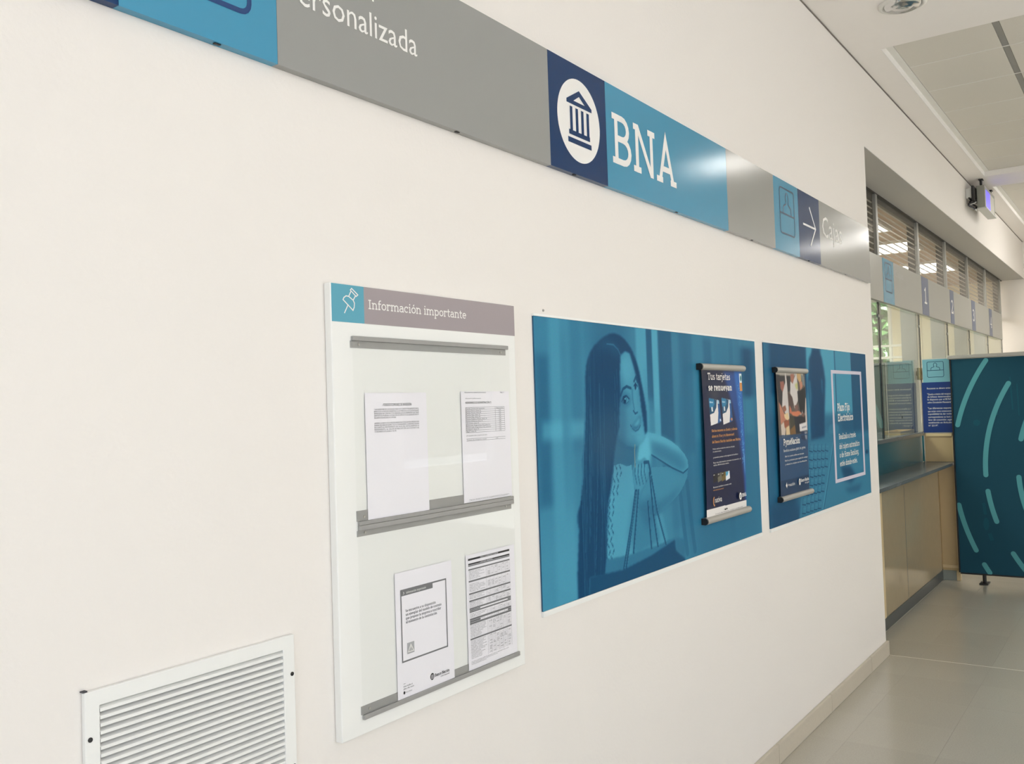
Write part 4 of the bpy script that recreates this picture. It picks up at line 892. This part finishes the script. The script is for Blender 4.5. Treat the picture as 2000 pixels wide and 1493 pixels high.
# hair
hair = [(2.419, 1.123), (2.421, 1.054), (2.487, 1.054), (2.494, 1.107), (2.591, 1.098), (2.607, 1.162), (2.612, 1.25), (2.625, 1.32), (2.645, 1.37), (2.665, 1.423), (2.68, 1.48), (2.70, 1.537), (2.722, 1.572), (2.724, 1.624), (2.735, 1.668), (2.738, 1.757), (2.747, 1.812), (2.780, 1.826), (2.812, 1.82), (2.838, 1.775), (2.853, 1.745), (2.872, 1.70), (2.884, 1.63), (2.898, 1.574), (2.906, 1.536), (2.925, 1.55), (2.926, 1.60), (2.92, 1.636), (2.907, 1.682), (2.893, 1.72), (2.88, 1.759), (2.86, 1.795), (2.836, 1.826), (2.82, 1.842), (2.798, 1.855), (2.776, 1.868), (2.745, 1.879), (2.71, 1.884), (2.676, 1.881), (2.640, 1.870), (2.602, 1.854), (2.568, 1.835), (2.542, 1.813), (2.528, 1.795), (2.517, 1.774), (2.508, 1.735), (2.505, 1.698), (2.501, 1.615), (2.488, 1.529), (2.472, 1.47), (2.472, 1.42), (2.454, 1.344), (2.433, 1.315), (2.430, 1.29), (2.438, 1.264)]
HC = D(0.07)
P.poly(hair, HC, 1, 1)
hm = P.mask(hair)
for _ in range(60):
    x = rng.uniform(2.43, 2.72); z1 = rng.uniform(1.3, 1.85); dx = rng.uniform(-0.05, 0.01); w_ = rng.uniform(0.002, 0.006); v_ = rng.choice([0.0, 0.24, 0.32])
    keep = P.C.copy(); P.line([(x, z1), (x + dx * 0.3, z1 - 0.15), (x + dx, z1 - 0.4)], w_, D(v_), 0.5)
    P.C = keep * (1 - hm[..., None]) + P.C * hm[..., None]
P.poly([(2.62, 1.855), (2.69, 1.86), (2.74, 1.83), (2.73, 1.80), (2.66, 1.835), (2.58, 1.82)], D(0.26), 0.6, 6)
P.line([(2.655, 1.846), (2.70, 1.845), (2.73, 1.83), (2.748, 1.81)], 0.005, D(0.40), 0.8)
P.poly([(2.55, 1.62), (2.72, 1.62), (2.72, 1.42), (2.55, 1.42)], np.array([84, 108, 130]) / 255, 0.5, 24)  # hazy reflection lying on the poster, painted into the print
P.line([(2.505, 1.70), (2.498, 1.60), (2.482, 1.50), (2.468, 1.40)], 0.008, D(0.42), 0.6)
# hand holding the bag cords
P.poly([(2.812, 1.43), (2.838, 1.452), (2.862, 1.450), (2.895, 1.458), (2.915, 1.447), (2.934, 1.420), (2.922, 1.395), (2.900, 1.37), (2.870, 1.350), (2.844, 1.340), (2.818, 1.355), (2.803, 1.38)], D(0.60), 1, 1)
for x, z in ((2.825, 1.405), (2.848, 1.40), (2.872, 1.402), (2.896, 1.408)):
    P.line([(x, z + 0.035), (x - 0.006, z), (x + 0.006, z - 0.035)], 0.006, D(0.26), 0.8); P.line([(x + 0.01, z + 0.03), (x + 0.004, z)], 0.008, D(0.74), 0.6)
P.line([(2.826, 1.505), (2.822, 1.46), (2.822, 1.43)], 0.004, np.array([150, 160, 130]) / 255, 0.8)
# bag and cords
P.poly([(2.591, 1.10), (2.599, 1.146), (2.771, 1.138), (2.980, 1.142), (3.117, 1.150), (3.117, 1.143), (2.917, 1.113), (2.714, 1.096)], D(0.40), 0.9, 1)
P.poly([(2.487, 1.054), (2.494, 1.108), (2.714, 1.097), (2.917, 1.113), (3.117, 1.143), (3.123, 1.102), (3.196, 1.063), (3.194, 1.053)], D(0.14), 1, 1)
P.poly([(3.117, 1.15), (3.123, 1.102), (3.196, 1.063), (3.215, 1.13)], D(0.36), 0.8, 2)
for pts in ([(2.828, 1.347), (2.80, 1.27), (2.735, 1.10)], [(2.820, 1.347), (2.785, 1.25), (2.718, 1.10)], [(2.842, 1.346), (2.79, 1.143)], [(2.931, 1.40), (2.95, 1.25), (2.975, 1.14)], [(2.944, 1.385), (2.98, 1.26), (3.04, 1.138)], [(2.91, 1.30), (2.925, 1.14)]):
    P.line(pts, 0.012, D(0.12), 0.85); P.line([(a + 0.005, b) for a, b in pts], 0.003, D(0.62), 0.7)
P.line([(2.892, 1.44), (2.925, 1.44), (2.938, 1.40)], 0.012, D(0.14), 0.85)
P.C += rng.normal(0, 0.006, P.C.shape)
P.build('print', wallface(1.475), 0, M_print, p1)

p2 = thing('wall_poster', (5.03, 1.478, 1.04), 'blue poster headed Plazo Fijo Electrónico at the end of the white wall', 'poster')
X0, X1, Z0, Z1 = 4.128, 5.942, 1.054, 1.912
poster_body(p2, X0, X1, Z0, Z1)
P = Print(X0, X1, Z0, Z1, 420, 350, D(0.42))
P.mix(smooth(1.50, 1.30, P.Z), D(0.46))
for x0, x1, v, a, so, z0, z1 in ((4.12, 4.20, 0.35, 0.9, 0.02, 1.0, 1.95), (4.20, 4.76, 0.10, 0.9, 0.04, 1.66, 1.95), (4.20, 4.76, 0.30, 0.8, 0.05, 1.30, 1.66), (4.76, 4.86, 0.78, 0.85, 0.02, 1.45, 1.95), (4.86, 5.08, 0.46, 0.8, 0.03, 1.5, 1.95), (5.02, 5.27, 0.74, 0.9, 0.02, 1.50, 1.95),
                                 (5.27, 5.60, 0.66, 0.9, 0.008, 1.55, 1.95), (5.258, 5.28, 0.2, 0.7, 0.004, 1.55, 1.95), (5.60, 5.95, 0.16, 0.9, 0.012, 1.45, 1.95), (5.3, 5.95, 0.18, 0.8, 0.10, 1.44, 1.54), (5.0, 5.3, 0.22, 0.7, 0.08, 1.48, 1.56)):
    P.band(x0, x1, D(v), a, so, z0, z1, 0.03)
fig = [(4.87, 1.912), (4.99, 1.912), (5.0, 1.885), (5.03, 1.865), (5.06, 1.80), (5.075, 1.743), (5.06, 1.66), (5.045, 1.60), (5.03, 1.50), (5.02, 1.44), (4.78, 1.43), (4.775, 1.50), (4.785, 1.58), (4.77, 1.66), (4.765, 1.74), (4.79, 1.80), (4.80, 1.855), (4.85, 1.885)]
P.poly(fig, D(0.05), 0.92, 3)
P.poly([(4.785, 1.74), (4.81, 1.74), (4.825, 1.66), (4.80, 1.58), (4.785, 1.62)], D(0.42), 0.8, 2); P.poly([(5.00, 1.76), (5.025, 1.74), (5.02, 1.66), (5.0, 1.70)], D(0.40), 0.7, 2)
P.poly([(4.13, 1.10), (4.13, 1.60), (4.30, 1.56), (4.36, 1.20)], D(0.22), 0.6, 10)
P.poly([(4.13, 1.054), (4.13, 1.16), (4.50, 1.20), (4.62, 1.054)], D(0.04), 0.8, 12)
P.ell(5.20, 1.475, 0.10, 0.03, D(0.5), 0.7, 0.3)
# keyboard
kb = [(4.74, 1.42), (5.17, 1.40), (5.05, 1.22), (4.92, 1.054), (4.54, 1.054), (4.62, 1.22)]
P.poly(kb, D(0.46), 0.9, 2)
def pt(a, b):
    l_ = np.array([4.78, 1.410]) * (1 - b) + np.array([4.56, 1.02]) * b; r_ = np.array([5.12, 1.395]) * (1 - b) + np.array([4.88, 1.02]) * b
    return tuple(l_ * (1 - a) + r_ * a)
for i in range(9):
    b0 = i / 9
    for j in range(5):
        c0 = j / 5 + 0.05 * (i % 3) - 0.05
        P.line([pt(c0, b0 + 0.085), pt(c0 + 0.175, b0 + 0.10)], 0.0065, D(0.04), 0.8)
        P.line([pt(c0, b0), pt(c0 + 0.012, b0 + 0.09)], 0.0055, D(0.10), 0.7)
        P.line([pt(c0 + 0.03, b0 + 0.03), pt(c0 + 0.15, b0 + 0.035)], 0.010, D(0.58), 0.35)
P.line([(5.17, 1.40), (5.05, 1.22), (4.93, 1.054)], 0.012, D(0.62), 0.8); P.line([(5.185, 1.40), (5.07, 1.22), (4.95, 1.054)], 0.008, D(0.16), 0.8)
P.poly([(5.30, 1.26), (5.5, 1.25), (5.62, 1.18), (5.5, 1.15), (5.36, 1.18)], D(0.06), 0.85, 5); P.poly([(5.6, 1.42), (5.94, 1.40), (5.94, 1.28), (5.75, 1.32)], D(0.3), 0.6, 6)
P.poly([(5.35, 1.13), (5.75, 1.13), (5.65, 1.09), (5.45, 1.10)], D(0.12), 0.6, 5); P.ell(5.88, 1.31, 0.03, 0.012, D(0.02), 0.9, 0.5)
P.C += rng.normal(0, 0.006, P.C.shape)
P.build('print', wallface(1.475), 0, M_print, p2)
QF = wallface(1.475)
m_ = MB(); frame_rect(m_, QF, 5.185, 5.822, 1.174, 1.802, 0.034, 0.019); m_.build('printed_frame', mat('ink_pale_lilac', rgb(212, 206, 222), 0.4), p2)
def line(F, text, a0, a1, b, cap, m, par, w=None):
    mb = MB()
    if w: slab(mb, F, text, a0, a1, b, cap, w)
    else: sans(mb, F, text, a0, a1, b, cap)
    mb.build('text_line', m, par)
line(QF, 'Plazo Fijo', 5.284, 5.532, 1.572, 0.042, M_letw, p2, 0.13); line(QF, 'Electrónico', 5.284, 5.598, 1.514, 0.040, M_letw, p2, 0.13)
for s_, x1, z in (('Realizalo a través', 5.640, 1.412), ('del cajero automático', 5.715, 1.357), ('o de Home Banking,', 5.690, 1.309), ('estés donde estés.', 5.652, 1.260)): line(QF, s_, 5.288, x1, z, 0.031, M_letw, p2, 0.10)

# ------------------------------------------------------------------ snap-rail banners hung over the posters
def rail(t, x0, x1, zc, yc=1.461, r=0.0135):
    prof = [(yc + r, zc - r * 0.9)] + [(yc - r * math.sin(a), zc - r * math.cos(a) * 1.0) for a in np.linspace(0.15, PI - 0.15, 9)] + [(yc + r, zc + r * 0.9)]
    o = MB().prism_x(prof, x0, x1).build('rail', M_alu, t)
    m_ = MB().prism_x([(y - 0.0006, z) for y, z in prof], x0 - 0.009, x0 - 0.0004); m_.build('end_cap', M_dark, o)['label'] = 'black end cap'
def mini_columns(mb, F, cx, cz, r, off):
    for a in (-0.45, -0.15, 0.15, 0.45): quad(mb, F, cx + a * r - 0.07 * r, cx + a * r + 0.07 * r, cz - 0.35 * r, cz + 0.3 * r, off)
    quad(mb, F, cx - 0.6 * r, cx + 0.6 * r, cz - 0.55 * r, cz - 0.42 * r, off); quad(mb, F, cx - 0.6 * r, cx + 0.6 * r, cz + 0.36 * r, cz + 0.5 * r, off)
b1 = thing('rail_banner', (3.6, 1.46, 1.18), 'dark blue bank card banner hung between grey rails over the woman poster', 'banner', 'banners hung over posters')
rail(b1, 3.372, 3.828, 1.7845); rail(b1, 3.366, 3.832, 1.1785)
bow = lambda X, Z: 0.004 * np.sin((Z - 1.19) / 0.585 * PI) + 0.0015 * np.sin((X - 3.38) * 14)
P = Print(3.385, 3.812, 1.190, 1.774, 300, 330, np.array([8, 22, 62]) / 255)
c8 = lambda r, g, b: np.array([r, g, b]) / 255
P.mix(smooth(1.60, 1.80, P.Z) * smooth(3.60, 3.40, P.X), c8(30, 36, 58))
P.poly([(3.60, 1.774), (3.812, 1.774), (3.812, 1.190), (3.80, 1.190), (3.79, 1.30), (3.765, 1.42), (3.74, 1.52), (3.69, 1.63)], c8(16, 70, 140), 1, 8)
P.poly([(3.73, 1.774), (3.812, 1.774), (3.812, 1.19), (3.803, 1.19), (3.80, 1.32), (3.785, 1.45), (3.76, 1.60)], c8(24, 104, 186), 0.9, 5)
P.poly([(3.79, 1.45), (3.802, 1.40), (3.805, 1.32), (3.797, 1.36)], c8(140, 200, 232), 0.7, 2)
for _ in range(160):
    z = rng.uniform(1.38, 1.72); x = 3.79 + rng.normal(0, 0.009) - (z - 1.38) * 0.03; P.ell(x, z, 0.002, 0.002, c8(110, 180, 225), 0.7, 0.6)
P.ell(3.50, 1.675, 0.05, 0.03, c8(64, 66, 74), 0.7, 0.9)
def card(x, v):
    P.poly([(x, 1.660), (x + 0.105, 1.650), (x + 0.118, 1.563), (x + 0.008, 1.550)], v)
    P.poly([(x, 1.660), (x + 0.080, 1.652), (x + 0.072, 1.622), (x + 0.045, 1.600), (x + 0.004, 1.594)], c8(14, 78, 112)); P.poly([(x, 1.660), (x + 0.05, 1.656), (x + 0.055, 1.635), (x + 0.03, 1.62), (x + 0.002, 1.625)], c8(34, 130, 176), 0.9, 1)
    P.poly([(x + 0.085, 1.651), (x + 0.105, 1.650), (x + 0.118, 1.563), (x + 0.078, 1.556), (x + 0.09, 1.60)], c8(24, 84, 142)); P.poly([(x + 0.084, 1.651), (x + 0.102, 1.650), (x + 0.105, 1.636), (x + 0.086, 1.636)], c8(190, 222, 232), 0.8)
    P.poly([(x + 0.02, 1.624), (x + 0.034, 1.624), (x + 0.036, 1.606), (x + 0.022, 1.606)], c8(214, 222, 226)); P.poly([(x + 0.006, 1.647), (x + 0.04, 1.645), (x + 0.04, 1.639), (x + 0.006, 1.641)], c8(200, 220, 228), 0.7)
card(3.441, c8(232, 228, 226)); card(3.572, c8(232, 228, 226)); P.poly([(3.541, 1.574), (3.556, 1.574), (3.557, 1.566), (3.542, 1.565)], c8(200, 214, 236)); P.ell(3.676, 1.570, 0.010, 0.006, c8(214, 140, 90), 0.9)
for x, c_ in ((3.452, c8(26, 26, 34)), (3.498, c8(110, 108, 92)), (3.540, c8(110, 92, 40)), (3.584, c8(226, 232, 236))):
    P.poly([(x, 1.358), (x + 0.044, 1.357), (x + 0.048, 1.327), (x + 0.002, 1.320)], c_); P.poly([(x, 1.358), (x + 0.028, 1.357), (x + 0.024, 1.345), (x + 0.001, 1.340)], c_ * 0.5, 0.9); P.poly([(x + 0.004, 1.355), (x + 0.018, 1.3545), (x + 0.018, 1.351), (x + 0.004, 1.3515)], c8(206, 206, 206), 0.8)
P.poly([(3.586, 1.357), (3.618, 1.356), (3.608, 1.342), (3.587, 1.338)], c8(70, 170, 206), 0.9)
P.poly([(3.786, 1.762), (3.812, 1.762), (3.812, 1.724), (3.786, 1.724)], c8(226, 238, 240)); P.ell(3.801, 1.742, 0.008, 0.012, c8(30, 120, 130), 1, 0.3); P.poly([(3.786, 1.724), (3.812, 1.724), (3.812, 1.688), (3.786, 1.688)], c8(206, 142, 74))
P.poly([(3.385, 1.2215), (3.812, 1.2185), (3.812, 1.19), (3.385, 1.19)], c8(234, 230, 226))
P.build('banner_sheet', wallface(1.463), 0, M_prints, b1, bow)
NF = wallface(1.4568)
line(NF, 'Tus tarjetas', 3.430, 3.664, 1.733, 0.028, M_letw, b1, 0.09); line(NF, 'se renuevan', 3.434, 3.678, 1.690, 0.026, M_letw, b1, 0.14)
for s_, x0, x1, z in (('Podés usarla en todos los comercios del país,', 3.455, 3.685, 1.4535), ('en cuotas sin interés.', 3.454, 3.54, 1.443), ('y acumular puntos en el programa de beneficios', 3.454, 3.718, 1.4195), ('Para más información acercate a tu sucursal o al', 3.454, 3.746, 1.3985), ('teléfono 0810 de lunes a viernes.', 3.454, 3.616, 1.3885), ('Buscanos también en nuestra web', 3.444, 3.632, 1.302)):
    line(NF, s_, x0, x1, z, 0.0058, M_letw, b1)
line(NF, 'nativa', 3.455, 3.526, 1.243, 0.022, M_letw, b1); m_ = MB(); disc(m_, NF, 3.729, 1.2435, 0.0135, 0.0155, 0.0008, 24); m_.build('logo_disc', M_letw, b1); line(NF, 'BNA', 3.748, 3.796, 1.239, 0.014, M_letw, b1, 0.13)
m_ = MB(); mini_columns(m_, NF, 3.729, 1.2435, 0.0125, 0.0011); m_.build('logo_columns', M_navy, b1)
for s_, x1, z in (('Nativa renueva su diseño y además', 3.722, 1.524), ('ahora tu Visa y tu Mastercard', 3.684, 1.502), ('del Banco Nación también son Nativa.', 3.755, 1.479)): line(NF, s_, 3.450, x1, z, 0.0105, M_orange, b1, 0.11)
line(NF, 'www.nativanacion.com.ar', 3.442, 3.550, 1.2905, 0.006, M_orange, b1); m_ = MB(); stroke(m_, NF, arc(3.452, 1.249, 0.012, 0.017, 100, 270, 8), 0.006); m_.build('logo_arc', M_orange, b1)
m_ = MB()
quad(m_, NF, 3.56, 3.572, 1.203, 1.2085, -0.002); quad(m_, NF, 3.577, 3.588, 1.204, 1.2095, -0.002); sans(m_, NF, 'Cartera de consumo, sujeto a condiciones.', 3.46, 3.76, 1.1955, 0.004, -0.002); m_.build('small_print', M_black, b1)

b2 = thing('rail_banner', (4.46, 1.46, 1.17), 'banner with a café photo over navy text, hung over the Plazo Fijo poster', 'banner', 'banners hung over posters')
rail(b2, 4.238, 4.698, 1.7865); rail(b2, 4.244, 4.712, 1.1765)
P = Print(4.250, 4.682, 1.188, 1.778, 280, 330, c8(28, 70, 110))
# café photograph: two people in white shirts and one in black apron round a counter
q = lambda a, b: (4.250 + (a - 140) / 510 * 0.432, 1.776 - (b - 245) / 985 * 0.302)   # layout of the picture area (width, height in its own units)
def pp(pts, c_, a=1.0, so=1): P.poly([q(*z_) for z_ in pts], c_, a, so)
pp([(140, 235), (660, 235), (660, 1245), (140, 1245)], c8(92, 82, 74))
pp([(140, 235), (620, 235), (620, 300), (140, 290)], c8(196, 190, 178), 0.9, 3)
pp([(140, 280), (200, 290), (230, 560), (210, 760), (160, 720)], c8(36, 36, 44)); pp([(185, 300), (285, 300), (285, 420), (200, 430)], c8(34, 36, 40))
pp([(200, 390), (265, 380), (270, 470), (240, 560), (205, 500)], c8(150, 92, 78)); pp([(290, 240), (306, 240), (320, 420), (330, 980), (270, 900), (215, 790), (235, 560), (290, 400)], c8(206, 200, 196))
pp([(320, 300), (380, 300), (375, 520), (325, 560)], c8(40, 42, 46)); pp([(320, 560), (400, 600), (410, 760), (330, 900)], c8(84, 66, 62))
pp([(385, 270), (450, 260), (445, 380), (415, 420), (390, 370)], c8(160, 104, 84)); pp([(380, 380), (420, 420), (455, 320), (500, 250), (510, 520), (495, 700), (430, 820), (400, 640), (365, 580)], c8(210, 204, 200)); pp([(455, 430), (510, 400), (505, 520), (470, 500)], c8(190, 190, 110), 0.8, 2)
pp([(500, 245), (575, 245), (580, 380), (540, 400), (505, 330)], c8(202, 166, 112)); pp([(540, 380), (590, 380), (600, 460), (555, 530)], c8(196, 132, 104)); pp([(575, 260), (640, 300), (640, 460), (600, 440)], c8(120, 128, 128))
pp([(495, 540), (560, 530), (640, 470), (650, 640), (620, 900), (540, 920), (500, 700)], c8(24, 26, 32)); pp([(640, 640), (668, 700), (665, 1200), (615, 1180), (615, 900)], c8(206, 190, 180))
pp([(430, 770), (490, 760), (495, 850), (440, 860)], c8(120, 84, 76)); pp([(340, 860), (420, 870), (500, 860), (560, 900), (470, 950), (400, 940)], c8(206, 120, 84)); pp([(340, 760), (370, 820), (380, 900), (335, 890)], c8(190, 110, 84))
pp([(165, 700), (200, 780), (250, 900), (300, 980), (240, 1010), (180, 1060)], c8(186, 122, 96)); pp([(215, 790), (270, 760), (285, 830), (250, 870)], c8(150, 96, 74)); pp([(240, 900), (310, 880), (325, 980), (300, 1010), (250, 960)], c8(222, 196, 150))
pp([(180, 1060), (240, 1010), (260, 1120), (240, 1250), (185, 1250)], c8(206, 192, 178)); pp([(230, 1010), (320, 990), (320, 1080), (260, 1130), (240, 1100)], c8(150, 86, 60)); pp([(265, 1110), (320, 1080), (330, 1240), (260, 1245)], c8(220, 194, 150))
pp([(335, 930), (420, 940), (430, 1090), (340, 1180)], c8(60, 58, 48)); pp([(335, 1150), (420, 1080), (435, 1230), (335, 1235)], c8(124, 88, 44)); pp([(415, 950), (540, 960), (520, 1220), (435, 1225)], c8(22, 28, 42)); pp([(500, 960), (620, 940), (620, 1060), (510, 1090)], c8(28, 26, 34)); pp([(560, 880), (610, 900), (600, 970), (560, 960)], c8(120, 80, 70), 0.8)
pp([(503, 1075), (640, 1050), (640, 1190), (505, 1195)], c8(222, 218, 216)); pp([(545, 1130), (630, 1115), (630, 1135), (545, 1150)], c8(120, 124, 140), 0.9)
pp([(510, 920), (560, 905), (565, 840), (575, 900), (540, 930)], c8(214, 208, 204), 0.9)
pp([(525, 1200), (640, 1190), (640, 1340), (590, 1350), (520, 1320)], c8(24, 44, 78), 0.9); pp([(590, 1210), (636, 1200), (636, 1340), (605, 1330)], c8(168, 170, 172), 0.8, 2)
P.poly([(4.250, 1.262), (4.682, 1.262), (4.682, 1.188), (4.250, 1.188)], c8(10, 52, 90)); P.poly([(4.250, 1.478), (4.682, 1.470), (4.682, 1.462), (4.250, 1.470)], c8(24, 62, 104), 0.8)
P.C += rng.normal(0, 0.01, P.C.shape)
bow2 = lambda X, Z: 0.003 * np.sin((Z - 1.188) / 0.59 * PI)
P.build('banner_sheet', wallface(1.463), 0, M_prints, b2, bow2)
NF = wallface(1.4585)
line(NF, 'PymeNación', 4.305, 4.545, 1.428, 0.030, M_letw, b2, 0.13); line(NF, 'Beneficios exclusivos', 4.302, 4.478, 1.3965, 0.012, M_letw, b2); line(NF, 'para tu pyme', 4.486, 4.628, 1.3975, 0.014, M_letw, b2)
for s_, x1, z in (('Abrí tu cuenta online en minutos', 4.602, 1.3705), ('Pedí tu préstamo para capital de trabajo', 4.656, 1.3505), ('y obtené tu tarjeta con bonificación', 4.642, 1.3325)): line(NF, s_, 4.315, x1, z, 0.008, M_letw, b2)
m_ = MB(); poly(m_, NF, [(4.312, 1.237), (4.328, 1.252), (4.328, 1.243), (4.334, 1.243), (4.334, 1.231), (4.328, 1.231), (4.328, 1.222)], 0.0008); m_.build('logo_arrow', M_letw, b2); line(NF, '+nación', 4.345, 4.443, 1.230, 0.015, M_letw, b2)
m_ = MB(); disc(m_, NF, 4.520, 1.2385, 0.0145, 0.0165, 0.0008, 24); m_.build('logo_disc', M_letw, b2); line(NF, 'Banco Nación', 4.540, 4.664, 1.236, 0.015, M_letw, b2, 0.12); line(NF, 'de la gente', 4.60, 4.664, 1.2235, 0.008, M_letw, b2)
m_ = MB(); mini_columns(m_, NF, 4.520, 1.2385, 0.0130, 0.0011); m_.build('logo_columns', M_navy, b2)

# small screw cap on the wall beside the poster
t = thing('screw_cap', (2.285, 1.479, 1.933), 'tiny grey screw cap in the white wall above the woman poster', 'screw')
MB().cyl((2.283, 1.4775, 1.931), (2.283, 1.4799, 1.931), 0.004, 14).build('cap', M_alu, t)
MB().box(2.2805, 2.2855, 1.4770, 1.4774, 1.9305, 1.9315).build('slot', M_ink, t)

# ------------------------------------------------------------------ ventilation grille
vg = thing('vent_grille', (1.06, 1.475, 0.87), 'white louvred ventilation grille low on the white wall', 'grille')
vx0, vx1, vz0, vz1 = 0.838, 1.288, 0.862, 1.1945; bw = 0.0265
m_ = MB(); y0, y1 = 1.469, 1.4795
o_ = [(vx0, vz0), (vx1, vz0), (vx1, vz1), (vx0, vz1)]; i_ = [(vx0 + bw, vz0 + bw), (vx1 - bw - 0.003, vz0 + bw), (vx1 - bw - 0.003, vz1 - bw), (vx0 + bw, vz1 - bw)]
vs = [(x, y0, z) for x, z in o_] + [(x, y0, z) for x, z in i_] + [(x, y1, z) for x, z in o_] + [(x, y1, z) for x, z in i_]
fc = []
for a in range(4):
    b = (a + 1) % 4; fc += [(a, b, 4 + b, 4 + a), (a, a + 8, b + 8, b), (4 + a, 4 + b, 12 + b, 12 + a), (8 + a, 12 + a, 12 + b, 8 + b)]
m_.add(vs, fc).build('frame', M_whitem, vg, bevel=0.0015)
MB().box(vx0 + bw, vx1 - bw - 0.003, 1.4790, 1.4796, vz0 + bw, vz1 - bw).build('backing', M_void, vg)  # dark sheet for the unlit duct; shade between slats is put into its colour
pitch = 0.0127; z = vz1 - bw - 0.0075
first = None
while z > vz0 + bw + 0.002:
    if first is None:
        m_ = MB().prism_x([(1.4693, -0.0036), (1.4702, -0.0036), (1.4702, 0.0010), (1.4788, 0.0052), (1.4788, 0.0060), (1.4693, 0.0020)], vx0 + bw + 0.0006, vx1 - bw - 0.0036)
        m_.add([], []); first = m_.build('slat', M_whitem, vg); o = first
    else:
        o = first.copy(); COL.objects.link(o); attach(o, vg)
    o.location = (0, 0, z)
    z -= pitch
for x, z in ((vx0 + 0.0085, 1.116), (vx1 - 0.008, 1.1155), (vx0 + 0.0085, 0.93), (vx1 - 0.008, 0.93)):
    MB().cyl((x, 1.4680, z), (x, 1.4689, z), 0.0042, 14).build('screw', M_dark, vg)
MB().box(vx0 - 0.002, vx0 + 0.006, 1.4705, 1.4795, vz1 + 0.0003, vz1 + 0.0025).build('corner_nick', M_ink, vg)
